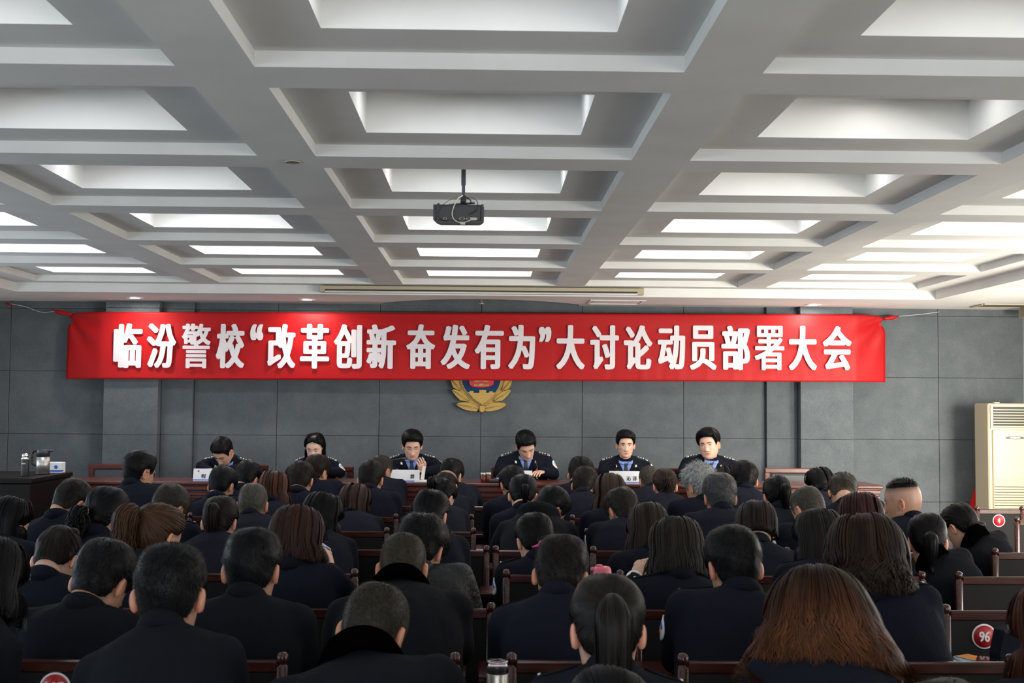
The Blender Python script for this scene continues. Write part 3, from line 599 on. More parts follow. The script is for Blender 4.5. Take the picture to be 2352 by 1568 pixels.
loft(g, np.array(R_)); o = g.obj('red_cloth', M['banner'], loc=(at(2259, 1165, 11.72).x, 11.76, DAIS)); tag(o, 'crumpled red cloth bundled behind the air conditioner', 'cloth')
# ------------------------------------------------------------------ benches: desks and chairs
ROW = {'Z': 1.79, 'A': 2.69, 'B': 3.59, 'C': 4.49, 'D': 5.39, 'E': 6.29, 'F': 7.19, 'G': 8.09, 'H': 8.98}
ORD = {'Z': 'row under the camera', 'A': 'rearmost full row', 'B': 'seventh row', 'C': 'sixth row', 'D': 'fifth row', 'E': 'fourth row', 'F': 'third row', 'G': 'second row', 'H': 'row facing the officers'}
DZ = 0.75
def make_desk(w):
    t = thing('desk', 'x', 'desk', (0, 0, 0)); h = w/2
    g = G(); box(g, (-h, -.085, DZ-.028), (h, .16, DZ), .006); g.obj('desktop', M['maho'], t, False)
    g = G(); box(g, (-h+.046, .12, .18), (h-.046, .138, DZ-.029), .003); g.obj('front_panel', M['maho'], t, False)
    g = G(); box(g, (-h+.04, -.06, .62), (h-.04, .119, .635), .003); g.obj('shelf', M['maho'], t, False)
    for s in (-1, 1):
        g = G(); box(g, (s*(h-.03)-.014, .075, 0), (s*(h-.03)+.014, .139, DZ-.029), .004); g.obj('side_panel', M['maho'], t, False)
    return t
def make_chair():
    t = thing('desk_chair', 'x', 'chair', (0, 0, 0)); hw = .168
    for s in (-1, 1):
        g = G(); prof = [(.0155, 0), (.0155, .902), (.012, .905), (.012, .909), (.0165, .913), (.0178, .922), (.0165, .933), (.010, .940), (.001, .942)]
        lathe(g, prof, 14, org=(s*hw, 0, 0)); box(g, (s*hw-.016, -.016, .02), (s*hw+.016, .016, .903), .005); g.obj('post', M['maho'], t)
    g = G(); box(g, (-hw+.012, -.012, .882), (hw-.012, .012, .918), .005); g.obj('top_rail', M['maho'], t, False)
    g = G(); box(g, (-hw+.012, -.008, .56), (hw-.012, .008, .884), .003); g.obj('backrest', M['leather'], t, False)
    g = G(); box(g, (-hw+.012, -.011, .52), (hw-.012, .011, .562), .004); g.obj('lower_rail', M['maho'], t, False)
    g = G(); box(g, (-.19, .018, .395), (.19, .42, .438), .012); g.obj('seat', M['leather'], t, False)
    for s in (-1, 1):
        g = G(); box(g, (s*.165-.017, .38, 0), (s*.165+.017, .414, .396), .004); g.obj('leg', M['maho'], t, False)
    return t
DESKS = {}
def desk_row(k, spans):
    for i, (x0, x1) in enumerate(spans):
        w = round(x1-x0, 2); pos = ((x0+x1)/2, ROW[k]+.66, 0)
        if w not in DESKS: DESKS[w] = make_desk(w); d = DESKS[w]; d.location = pos
        else: d = dup(DESKS[w], pos)
        nm = ['beside the lectern side', 'second from the lectern side', 'second from the air conditioner side', 'beside the air conditioner side'][i] if len(spans) == 4 else ['beside the lectern', 'in the middle', 'beside the air conditioner'][i]
        d['label'] = 'dark bench desk, %s, %s' % (ORD[k], nm); d['group'] = 'bench desks'
for k in ROW:
    desk_row(k, [(-3.9, -2.0), (-1.96, -.06), (-.02, 1.88), (1.92, 3.82)] if k in 'ZABCDE' else [(-3.2, -1.3), (-1.26, .64), (.68, 2.58)] if k in 'FG' else [(-3.2, -1.3), (-1.26, .64), (.68, 2.58)])
CHAIR0 = make_chair(); CH_USED = []
def chair(x, k, label, number=None, off=0.0, dy=0.0, rz=0):
    if not CH_USED: c = CHAIR0; c.location = (x, ROW[k]+dy, 0); c['label'] = label
    else: c = dup(CHAIR0, (x, ROW[k]+dy, 0), label)
    c.rotation_euler.z = rz; c['group'] = 'bench desk chairs'; CH_USED.append((x, k, c)); return c
def number_disc(c, s, off=0.0, z=.838):
    g = G(); m = Matrix.Translation((off, -.0085, z)) @ Matrix.Rotation(math.pi/2, 4, 'X'); lathe(g, [(.001, .003), (.043, .003), (.0455, .002), (.0455, 0)], 36, mtx=m); d = g.obj('number_disc', M['white'], c)
    g = G(); m = Matrix.Translation((off, -.0118, z)) @ Matrix.Rotation(math.pi/2, 4, 'X'); lathe(g, [(.001, .001), (.040, .001), (.040, 0)], 36, mtx=m); g.obj('red_field', M['numred'], d)
    w = {1: .017, 2: .040, 3: .054}[len(s)]; g = G(); put_text(g, s, off-w/2, off+w/2, z-.0185, z+.0185, -.0145, .0016, depth=.0015); g.obj('numeral', M['white'], d, False)

# ------------------------------------------------------------------ people: one head, torso, hand and hair builder for all
HT = np.array([(.118, -.002, -.008, .003), (.1145, .030, -.040, .030), (.103, .058, -.068, .052), (.083, .077, -.087, .066), (.055, .088, -.097, .0735), (.025, .0935, -.101, .0765), (-.005, .0915, -.099, .0755),
               (-.03, .0915, -.092, .0725), (-.055, .0915, -.080, .0675), (-.078, .090, -.066, .0620), (-.098, .087, -.052, .053), (-.113, .080, -.040, .040), (-.121, .066, -.026, .028)])
_u = np.linspace(0, 12, 481); _T = np.zeros((481, 4))
for _c in range(4):
    P_ = np.r_[2*HT[0, _c]-HT[1, _c], HT[:, _c], 2*HT[-1, _c]-HT[-2, _c]]; i0 = np.clip(_u.astype(int), 0, 11); f = _u-i0
    p0, p1, p2, p3 = P_[i0], P_[i0+1], P_[i0+2], P_[i0+3]
    _T[:, _c] = .5*((2*p1)+(-p0+p2)*f+(2*p0-5*p1+4*p2-p3)*f**2+(-p0+3*p1-3*p2+p3)*f**3)
def Hd(u, phi, wf=1.0):
    """head surface: u = 0 crown .. 12 chin; phi = 0 back, pi face"""
    z, yf, yb, w = (np.interp(u, _u, _T[:, c]) for c in range(4)); s, c = np.sin(phi), np.cos(phi)
    x = w*wf*np.sign(s)*np.abs(s)**.88; y = (yf+yb)/2-(yf-yb)/2*np.sign(c)*np.abs(c)**.93
    return np.stack([x, y, z+0*x], -1)
def sstep(a, b, x): t = np.clip((x-a)/(b-a), 0, 1); return t*t*(3-2*t)
def outward(p):
    n = p-np.stack([0*p[..., 0], 0*p[..., 0]-.004, np.clip(p[..., 2], -.2, .03)], -1); return n/(np.linalg.norm(n, axis=-1, keepdims=True)+1e-9)
DEG = [0, 40, 60, 72, 84, 100, 108, 114, 122, 135, 150, 180]
LINE = {'male': [-.085, -.081, -.070, -.048, .010, .016, -.012, -.018, .022, .052, .060, .064], 'female': [-.083, -.078, -.064, -.04, .006, .012, .012, .018, .032, .052, .064, .070],
        'crew': [.066, .066, .067, .068, .069, .07, .07, .07, .072, .074, .076, .076], 'bald': [-.085, -.080, -.068, -.045, .012, .018, .03, .05, .2, .2, .2, .2]}
def hairline(kind, phi): return np.interp(np.abs((np.degrees(phi)+180) % 360-180), DEG, LINE[kind])
def face_shape(p, phi, fat=0.0):
    x, y, z = p[..., 0], p[..., 1], p[..., 2]; ax = np.abs(x); m = sstep(1.9, 2.5, np.abs((phi+math.pi) % (2*math.pi)-math.pi)); d = 0
    d = d+.023*np.exp(-(x/(.0085+.006*np.clip(-z/.045, 0, 1)))**2)*np.interp(z, [-.058, -.051, -.044, -.02, 0, .015], [0, .8, 1, .55, .22, 0])
    d = d+.006*np.exp(-((ax-.013)/.006)**2-((z+.047)/.006)**2)
    d = d-.0075*np.exp(-((ax-.031)/.014)**2-((z-.001)/.009)**2)+.0035*np.exp(-((ax-.031)/.010)**2-((z-.000)/.006)**2)
    d = d+.0045*np.exp(-((ax-.03)/.02)**2-((z-.017)/.006)**2)
    d = d+.005*np.exp(-(x/.019)**2)*(np.exp(-((z+.0675)/.0045)**2)+np.exp(-((z+.079)/.005)**2))-.003*np.exp(-(x/.022)**2-((z+.0735)/.0025)**2)
    d = d+.005*np.exp(-(x/.02)**2-((z+.103)/.012)**2)+.004*np.exp(-((ax-.042)/.016)**2-((z+.028)/.016)**2)
    y = y+d*m
    x = x*(1+fat*np.exp(-((z+.06)/.04)**2))
    return np.stack([x, y, z], -1)
def face_tint(p, eyes='open', glasses=False, lip=(.80, .52, .48), brow=.25):
    x, y, z = p[..., 0], p[..., 1], p[..., 2]; ax = np.abs(x); front = (y > .03)[..., None]; c = np.ones(p.shape)
    lipm = np.exp(-(x/.021)**4)*np.exp(-((z+.0735)/.0085)**4); c = c*(1-(front*lipm[..., None])*(1-np.array(lip)))
    c = c*(1-front*(np.exp(-(x/.021)**4)*np.exp(-((z+.0735)/.0018)**2))[..., None]*.55)
    br = np.exp(-((ax-.031)/.017)**4)*np.exp(-((z-.0195+.010*((ax-.027)/.02)**2*.4)/.0032)**2); c = c*(1-front*br[..., None]*(1-brow))
    zl = -.0015 if eyes == 'down' else .0025
    lash = np.exp(-((ax-.031)/.0125)**4)*np.exp(-((z-zl+.004*((ax-.031)/.0125)**2)/.0018)**2); c = c*(1-front*lash[..., None]*.85)
    if eyes == 'open':
        ey = np.exp(-((ax-.031)/.0115)**4)*np.exp(-((z+.0012)/.0028)**4); c = c*(1-front*ey[..., None])+front*ey[..., None]*1.15
        ir = np.exp(-((ax-.031)/.0048)**4)*np.exp(-((z+.001)/.0036)**4); c = c*(1-front*ir[..., None]*.95)
    cheek = np.exp(-((ax-.042)/.022)**2-((z+.035)/.02)**2); c = c*(1-front*cheek[..., None]*np.array([.0, .10, .10]))
    c = c*(1-(np.exp(-((ax-.009)/.004)**2-((z+.053)/.003)**2)*front[..., 0])[..., None]*.5)
    return c
def ear(g, R, hc, side, hs, flare=.42):
    k, n = 24, 9; th = np.linspace(0, 2*math.pi, k, endpoint=False); rr = np.linspace(.12, 1, n)
    def ring(r, back):
        y = -r*np.cos(th)*.0175*(1+.18*np.sin(th)); z = r*np.sin(th)*.0325-.003*r*np.cos(th)
        h = (.0055+.0035*np.exp(-((r-.86)/.12)**2)-.006*np.exp(-((r-.45)/.22)**2)) if not back else (-.0035-.006*np.exp(-((r-.55)/.3)**2))
        h = h*(1-sstep(.93, 1, r)*.6); return np.stack([0*y+h, y, z], -1)
    Rg = [ring(r, False) for r in rr]+[ring(1.03, False)*np.array([0, 1, 1])]+[ring(r, True) for r in rr[::-1]]; v = np.array(Rg)
    a = flare; x, y = v[..., 0].copy(), v[..., 1].copy()
    yy = y-.015; v[..., 0] = x*math.cos(a)-yy*math.sin(a); v[..., 1] = .015+x*math.sin(a)+yy*math.cos(a)
    v = v*hs; v[..., 0] = side*(v[..., 0]+.0735*hs); v[..., 1] += -.016*hs; v[..., 2] += -.014*hs
    if side < 0: v = v[:, ::-1]
    col = np.broadcast_to(np.array([1.05, .80, .74]), v.shape)
    loft(g, v @ R.T+hc, col)
def hand(g, w, d, up, side, curl=.5, s=1.0):
    """palm, four fingers and a thumb; w wrist, d towards the fingers, up the back of the hand"""
    d = np.array(d, float); d /= np.linalg.norm(d); up = np.array(up, float); up -= d*(up@d); up /= np.linalg.norm(up); x = np.cross(d, up)*side; w = np.array(w, float)
    P = lambda a, b, c: w+s*(x*a+d*b+up*c)
    th = np.linspace(0, 2*math.pi, 12, endpoint=False); R = []
    for b, hw, ht in ((-.05, .024, .02), (0, .026, .019), (.02, .034, .018), (.055, .041, .015), (.082, .040, .0125), (.092, .034, .008)):
        R.append([P(hw*math.copysign(abs(math.cos(t))**.8, math.cos(t)), b, ht*math.sin(t)-.004*(b > .05)) for t in th])
    loft(g, np.array(R) if side > 0 else np.array(R)[:, ::-1])
    for i, (bx, L) in enumerate(((-.031, .056), (-.0105, .070), (.0105, .074), (.031, .066))):
        a = curl*(.5+.12*(3-i)); p = [P(bx*.95, .07, 0)]; ang = 0; q = np.array([bx, .088, -.001]); p.append(P(*q))
        for f in (.48, .30, .24):
            ang += a; q = q+np.array([bx*.10, math.cos(ang), -math.sin(ang)])*L*f; p.append(P(*q))
        tube(g, spl(p, 10), s*np.array([.0088, .0088, .0086, .0086, .0084, .0080, .0080, .0075, .0068, .004]), 8)
    tube(g, spl([P(.022, .012, -.004), P(.045, .036, -.012), P(.054, .060, -.022), P(.050, .084, -.032)], 8), s*np.array([.011, .0115, .011, .010, .0095, .0095, .008, .004]), 8)
def ribbons(g, P, w, nrm, tint):
    """strands: P n x k x 3, width w (n, k), facing nrm"""
    P = np.asarray(P, float); n, k = P.shape[:2]; T = np.gradient(P, axis=1); S_ = np.cross(T, nrm); S_ /= np.linalg.norm(S_, axis=-1, keepdims=True)+1e-9
    w = np.broadcast_to(w, (n, k))[..., None]/2; v = np.stack([P-S_*w, P+S_*w], 2).reshape(-1, 3)
    b = np.arange(n)[:, None]*k*2+np.arange(k-1)[None]*2; q = np.stack([b, b+1, b+3, b+2], -1).reshape(-1, 4)
    t = np.broadcast_to(np.asarray(tint, float), (n, k, 3) if np.ndim(tint) == 3 else (n, k, 3))
    g.add(v, [q], np.stack([t, t], 2).reshape(-1, 3)); return g

LOWER = None
def lower_meshes():
    global LOWER
    if LOWER: return LOWER
    g = G(); capsule(g, (-.07, 0, .535), (.07, 0, .535), .088, .088)
    for s in (-1, 1): capsule(g, (s*.08, .02, .535), (s*.10, .40, .525), .085, .062); capsule(g, (s*.10, .40, .515), (s*.10, .37, .10), .060, .046)
    tr = remesh(g, .022, 4); tr.materials.append(M['trouser'])
    sh = []
    for s in (-1, 1):
        g = G(); R_ = []
        for y, w, h in ((-.06, .02, .05), (-.05, .034, .075), (0, .037, .085), (.06, .042, .062), (.12, .046, .05), (.165, .036, .042), (.185, .012, .025)):
            a = np.linspace(0, 2*math.pi, 14, endpoint=False); z = np.sin(a); R_.append(np.stack([s*.10+w*np.cos(a), np.full(14, .36+y), np.where(z > 0, .03+z*(h-.03), .03+z*.029)], 1))
        loft(g, np.array(R_)); sh.append(g.mesh('shoe', M['shoe']))
    LOWER = (tr, sh); return LOWER

def person(label, base, hc, facing=0.0, yaw=0, pitch=30, roll=0, sex='m', style='short', color=(.008, .008, .009), coat='navy', skinm='skin', near=1.0, group=None, opts=None):
    """base: floor point under the hips; hc: centre of the head (world)"""
    o_ = dict(opts or {}); t = thing('person', label, 'person', base, facing, group); rng = np.random.default_rng(sum(ord(c)*(i+3) for i, c in enumerate(label)))
    hs = o_.get('hs', 1.0 if sex == 'm' else .96); d = np.array(hc)-np.array(base); ca, sa = math.cos(-facing), math.sin(-facing)
    hc = np.array([d[0]*ca-d[1]*sa, d[0]*sa+d[1]*ca, d[2]]); y_, p_, r_ = math.radians(yaw), math.radians(pitch), math.radians(roll)
    R = np.array(Matrix.Rotation(-y_, 3, 'Z') @ Matrix.Rotation(-p_, 3, 'X') @ Matrix.Rotation(r_, 3, 'Y'))
    dz = o_.get('dz', .825); P0 = np.array([0, 0, .56]); bw = (1.0 if sex == 'm' else .90)*o_.get('bw', 1.0)
    td = hc-P0; td /= np.linalg.norm(td); hu = R @ np.array([0, 0, 1.0]); n2 = td+.45*hu+np.array([0, 0, .25]); n2 /= np.linalg.norm(n2)
    nt = hc+R @ np.array([0, -.030, -.072])*hs; C7 = nt-n2*o_.get('neck', .018)+np.array([0, -.016, -.012])
    ctl = P0*.42+C7*.58+np.array([0, -.055-o_.get('hunch', 0), .06]); tt = np.linspace(0, 1, 25)[:, None]
    spine = (1-tt)**2*P0+2*tt*(1-tt)*ctl+tt**2*C7; T_ = np.gradient(spine, axis=0); T_ /= np.linalg.norm(T_, axis=1)[:, None]
    tw = math.radians(o_.get('twist', yaw*.12)); latv = np.array([math.cos(tw), -math.sin(tw), 0.0])
    def fr(s):
        i = np.clip(s, 0, 1)*24; p = np.array([np.interp(i, np.arange(25), spine[:, c]) for c in range(3)]); T = np.array([np.interp(i, np.arange(25), T_[:, c]) for c in range(3)])
        if s > 1: p = C7+T_[-1]*(s-1)*.5
        l = latv-T*(latv@T); l /= np.linalg.norm(l); return p, T, l, np.cross(T, l)
    a = np.linspace(0, 2*math.pi, 32, endpoint=False); sc = np.sign(np.cos(a))*np.abs(np.cos(a))**.85; ss = np.sign(np.sin(a))*np.abs(np.sin(a))**.85
    def ring(s, rx, ry, off=0.0):
        p, T, l, f = fr(s); return p+f*off+l*rx*sc[:, None]+f*ry*ss[:, None]
    # jacket: torso, yoke and sleeves grown together
    g = G(); fat = o_.get('fat', 1.0)
    prof = [(-.06, .176, .125), (.0, .186, .135), (.2, .180, .130), (.42, .180, .127), (.62, .190, .126), (.76, .192, .118), (.86, .178, .102), (.93, .135, .085), (.985, .088, .072), (1.03, .068, .064)]
    loft(g, [ring(s, rx*bw*fat, ry*fat*(.98 if sex == 'm' else .93), .008 if s < .9 else .004) for s, rx, ry in prof])
    hands = []
    for sd in (-1, 1):
        p, T, l, f = fr(.84); sh = p+l*sd*.166*bw*fat-T*.012+f*.004; arm = o_.get('armR' if sd > 0 else 'armL')
        if arm: el, wr = np.array(arm[0]), np.array(arm[1])
        else:
            lat_ = min(.13+.16*rng.random(), max(.0, (o_.get('gapR' if sd > 0 else 'gapL', 9)/2-.235)*3.4)); e = l*sd*lat_+np.array([0, .15+.22*rng.random(), 0])-np.array([0, 0, .92]); el = sh+e/np.linalg.norm(e)*.275; el[2] = max(el[2], dz-.03)
            if el[1] > .19: el[2] = max(el[2], dz+.012)
            el[1] = min(el[1], .42); wr = np.array([el[0]*.45, min(max(el[1]+.17, .44), .50), dz]); v_ = wr-el; wr = el+v_/np.linalg.norm(v_)*min(.27, np.linalg.norm(v_)); wr[2] = max(wr[2], dz)
        neckp, *_ = fr(.99); capsule(g, neckp+l*sd*.03-T*.025, sh, .056, .060*bw); capsule(g, sh, el, .064*bw, .052*bw); capsule(g, el, wr, .051*bw, .039*bw); hands.append((sd, el, wr))
    if coat == 'hood':
        p, T, l, f = fr(1.0); torus(g, p-f*.03+T*.0, .085, .045, T*.8-f*.5, 22)
    vox = (.011 if near > .75 else .0135 if near > .4 else .017); jm = remesh(g, vox, 5)
    v = coords(jm); nrm = np.empty(len(v)*3, np.float32); jm.vertices.foreach_get('normal', nrm); nrm = nrm.reshape(-1, 3); ph = rng.random(8)*6
    amp = .0035 if coat in ('navy', 'navy2') else .006
    wv = np.sin(v[:, 2]*26+3*np.sin(v[:, 0]*9+ph[0])+ph[1])*.5+np.sin(v[:, 0]*21+v[:, 2]*17*np.sign(v[:, 0])+ph[2]+2*np.sin(v[:, 2]*7+ph[3]))*.6+np.sin(v[:, 2]*60+v[:, 0]*40+4*np.sin(v[:, 0]*14+ph[4]))*.22
    dv = v+nrm*(amp*wv*sstep(.1, .22, np.linalg.norm(v-C7, axis=1)))[:, None]
    dv[:, 2] = np.maximum(dv[:, 2], .452)
    jm.vertices.foreach_set('co', dv.astype(np.float32).ravel()); jm.materials.append(M[{'navy': 'navy', 'navy2': 'navy2', 'fur': 'coat', 'hood': 'coat', 'puffer': 'puffer'}[coat]]); jm.update()
    jk = link('jacket', jm, t); bvh = BVHTree.FromPolygons([Vector(x) for x in dv], [p.vertices[:] for p in jm.polygons]) if o_.get('front') or o_.get('patch') or o_.get('straps') else None
    # body: head, neck, trunk in one skin, then ears, arms and hands
    g = G(); k, nr = (64, 60) if o_.get('front') else (40, 30); ph_ = np.linspace(0, 2*math.pi, k, endpoint=False); us = np.r_[np.linspace(0, 4, nr//5), np.linspace(4, 12, nr)[1:]]
    U, PH = np.meshgrid(us, ph_, indexing='ij'); hp = face_shape(Hd(U, PH), PH, o_.get('cheek', 0)); col = face_tint(hp, o_.get('eyes', 'down'), lip=o_.get('lip', (.80, .52, .48))) if True else None
    s_ = hp[..., 2]-hairline('male' if sex == 'm' else 'female', PH); stub = sstep(-.012, .006, s_); col = col*(1-stub[..., None]*(.5 if style != 'crew' else .0))
    if style == 'crew': col = col*(1-.25*sstep(-.01, .03, s_)[..., None]*np.array([1, .95, .85])); col = col*(1-.75*sstep(.050, .068, hp[..., 2]+.03*(np.cos(PH)+1)*0)[..., None])
    rings = list(hp*hs @ R.T+hc); cols = list(col)
    cph = np.stack([np.sin(ph_), -np.cos(ph_)], 1)
    def nring(c, lx, fy, rx, ry): return c+lx*cph[:, :1]*rx+fy*cph[:, 1:]*ry
    for w_, rx, ry in ((.0, .052, .058), (.5, .053, .056), (1.0, .058, .058)):
        c = nt*(1-w_)+C7*w_; lx = R[:, 0]*(1-w_)+latv*w_; fy = R[:, 1]*(1-w_)+fr(1)[3]*w_; rings.append(nring(c, lx/np.linalg.norm(lx), fy/np.linalg.norm(fy), rx*hs, ry*hs))
    for s, rx, ry in ((.93, .11, .06), (.85, .14, .075), (.6, .14, .085), (.3, .13, .085), (0, .14, .09)):
        p, T, l, f = fr(s); rings.append(nring(p, l, f, rx*bw, ry))
    while len(cols) < len(rings): cols.append(np.ones((k, 3)))
    loft(g, np.array(rings), np.array(cols)); 
    if style not in ('bob', 'long', 'curly') or o_.get('ears'):
        for sd in (-1, 1): ear(g, R, hc, sd, hs, o_.get('flare', .42))
    for sd, el, wr in hands:
        e = (wr-el)/np.linalg.norm(wr-el); tube(g, [el-e*.0, (el+wr)/2, wr+e*.01], [.034, .034, .026], 10)
        hd = o_.get('handR' if sd > 0 else 'handL'); dd = hd[0] if hd else e*np.array([.6, 1, .25])+np.array([-.25*sd, 0, -.02]); hand(g, wr+e*.008, dd, hd[1] if hd else (0.1*sd, .05, 1), -sd, hd[2] if hd else .55, .93 if sex == 'm' else .84)
    bd = g.obj('body', M[skinm], t)
    if o_.get('front'):
        fu, fp_ = np.meshgrid(np.linspace(2.5, 12, 160), np.linspace(math.pi*.55, math.pi*1.45, 161), indexing='ij'); fp = face_shape(Hd(fu, fp_), fp_, o_.get('cheek', 0)).reshape(-1, 3)
        def fy(x, z, off=.0015): i = np.argmin((fp[:, 0]-x)**2+(fp[:, 2]-z)**2); return np.array([x, fp[i, 1]+off, z])*hs @ R.T+hc
        for sd in (-1, 1):
            gg = G(); xs_ = np.linspace(.012, .051, 9); tube(gg, [fy(sd*x, .0185+.0055*math.sin((x-.012)/.039*2.4)-.004*((x-.012)/.039)**3, .0006) for x in xs_], np.interp(np.linspace(0, 1, 9), [0, .3, .75, 1], [.0020, .0030, .0024, .0008])*(1.1 if sex == 'm' else .75), 8); gg.obj('eyebrow', M['ink'], t)
            dn = o_.get('eyes') == 'down'; gg = G(); xs_ = np.linspace(.0185, .045, 9); tube(gg, [fy(sd*x, (-.0045 if dn else .0030)+(-.003 if dn else .0032)*math.sin((x-.0185)/.0265*math.pi)*(1 if dn else 1), .0004) for x in xs_], [.0005]+[.0016]*7+[.0006], 6); gg.obj('eyelid_line', M['ink'], t)
            if not dn:
                gg = G(); n_ = 20; a_ = np.linspace(0, 2*math.pi, n_, endpoint=False); loft(gg, [[fy(sd*.0315+rr_*.0125*math.cos(q), .0008+rr_*.0042*math.sin(q), .0008+.0012*(1-rr_)) for q in a_] for rr_ in (1.0, .6, .1)][::1]); ey = gg.obj('eye', M['white'], t)
                gg = G(); loft(gg, [[fy(sd*.0315+rr_*.0048*math.cos(q), .0010+rr_*.0042*math.sin(q), .0026) for q in a_] for rr_ in (1.0, .1)]); gg.obj('iris', M['ink'], ey)
        gg = G(); xs_ = np.linspace(-.021, .021, 11); tube(gg, [fy(x, -.0735-.0012*math.cos(x/.021*1.57), .0002) for x in xs_], [.0004]+[.0011]*9+[.0004], 6); gg.obj('mouth_line', M['lipline'], t)
    if o_.get('watch'):
        sd, el, wr = hands[0]; gg = G(); ax_ = (wr-el)/np.linalg.norm(wr-el); torus(gg, wr+ax_*.022, .029, .006, ax_, 24); capsule(gg, wr+ax_*.022+np.array([-.028, -.014, .004]), wr+ax_*.026+np.array([-.028, -.014, .004]), .014, .014); gg.obj('watch', M['silver'], t)
    tr, shs = lower_meshes(); 
    link('trousers', tr, t); [link('shoe', m, t) for m in shs]
    # collar
    def collar(name, r0x, r0y, hgt, thick, m, s0=.985, back=.0, parent=jk, gap=0.0):
        p, T, l, f = fr(s0); gg = G(); th = np.linspace(gap, 2*math.pi-gap, 40, endpoint=gap > 0)
        pr = [(0, -.012), (thick, -.02), (thick*1.15, hgt*.35), (thick*.7, hgt*.9), (0, hgt), (-thick*.15, hgt*.4)]; Rr = []
        for x in th:
            b = .5+.5*(-math.sin(x-math.pi/2)) if False else .5-.5*math.cos(x)   # 0 at the front, 1 at the nape
            dirv = l*math.sin(x)*1.0+f*math.cos(x); c = p+l*math.sin(x)*r0x+f*(math.cos(x)*r0y-.004)
            Rr.append([c+dirv*q+T*(h*(.55+.45*b)+back*b-.02*(1-b)) for q, h in pr])
        Rr = np.array(Rr)
        if gap > 0: loft(gg, Rr)
        else: loft(gg, np.vstack([Rr, Rr[:1]]), cap0=False, cap1=False)
        return gg.obj(name, m, parent)
    if coat == 'fur': collar('plush_collar', .072*bw, .074, .060, .026, M['fur'], .965, .014)
    elif coat == 'hood': pass
    elif coat == 'puffer': collar('collar', .068*bw, .070, .04, .016, M['puffer'], .97)
    elif not o_.get('front'): collar('collar', .062*bw, .067, .040, .009, M['navy' if coat == 'navy' else 'navy2'], .975)
    def cast(o, d, off=.0025):
        h, n, i, ds = bvh.ray_cast(Vector(o), Vector(d).normalized())
        return None if h is None else np.array(h)-np.array(Vector(d).normalized())*off
    def decal(name, m, grid_fn, nu, nv, parent=jk, thick=.003, smooth=True):
        """a thin patch lying on the jacket; grid_fn(i, j) gives a ray (origin, direction)"""
        pts = np.zeros((nu, nv, 3)); dirs = np.zeros((nu, nv, 3)); last = None
        for i in range(nu):
            for j in range(nv):
                o, dd = grid_fn(i/(nu-1), j/(nv-1)); h = cast(o, dd, .0015); dirs[i, j] = np.array(Vector(dd).normalized())
                if h is None: h = last if last is not None else np.array(o)+np.array(dd)*.1
                pts[i, j] = h; last = h
        gg = G(); fr_ = pts-dirs*thick; ii = np.arange(nu-1)[:, None]; jj = np.arange(nv-1)[None]; q = np.stack([ii*nv+jj, (ii+1)*nv+jj, (ii+1)*nv+jj+1, ii*nv+jj+1], -1).reshape(-1, 4); N = nu*nv
        ed = np.r_[np.arange(nu)*nv, (nu-1)*nv+np.arange(1, nv), np.arange(nu-1)[::-1]*nv+nv-1, np.arange(1, nv-1)[::-1]]; e2 = np.roll(ed, -1)
        gg.add(np.vstack([fr_.reshape(-1, 3), pts.reshape(-1, 3)]), [q, q[:, ::-1]+N, np.stack([e2, ed, ed+N, e2+N], 1)])
        return gg.obj(name, m, parent, smooth)
    def fpt(x, s, side_=1): p, T, l, f = fr(s); return p+l*x+f*.5, -f
    if o_.get('straps') or o_.get('front'):
        for sd in (-1, 1):
            p, T, l, f = fr(.86)
            st = lambda x, y: (p+l*sd*x*bw+f*y+T*.4, -T)
            decal('shoulder_strap', M['ink'] if o_.get('front') else M['navy2'], lambda i, j: st(.092+.108*i, -.024+.048*j), 6, 4, thick=.004)
            if o_.get('front'):
                for q in range(3): decal('star', M['silver'], lambda i, j: st(.112+.022*q+.0105*i, -.0065+.013*j), 3, 3, thick=.0085)
                for q in (0, .011): decal('bar', M['silver'], lambda i, j: st(.180+q+.007*i, -.021+.042*j), 2, 4, thick=.0075)
            else: decal('silver_pip', M['silver'], lambda i, j: st(.186+.008*i, -.005+.010*j), 2, 2, thick=.007)
    if o_.get('patch') or o_.get('front'):
        sd, el, wr = hands[0]; p, T, l, f = fr(.84); shp = p+l*-1*.166*bw*fat; ax = el-shp; ax /= np.linalg.norm(ax); dv_ = -l*.9+f*(.45 if o_.get('front') else -.15); dv_ -= ax*(dv_@ax); dv_ /= np.linalg.norm(dv_); wv_ = np.cross(ax, dv_)
        for nm, m, sx, sz, dz, th in (('sleeve_patch', M['white'], .034, .042, .085, .003), ('patch_field', M['bluep'] if not o_.get('front') else M['ltblue'], .024, .012, .074, .005), ('patch_emblem', M['orange'], .011, .011, .092, .006)):
            def gf(i, j):
                r, an = i, 2*math.pi*j; cx = wv_*sx*r*math.cos(an)+ax*(dz+sz*r*math.sin(an)); return shp+cx+dv_*.3, -dv_
            decal(nm, m, gf, 5, 17, thick=th)
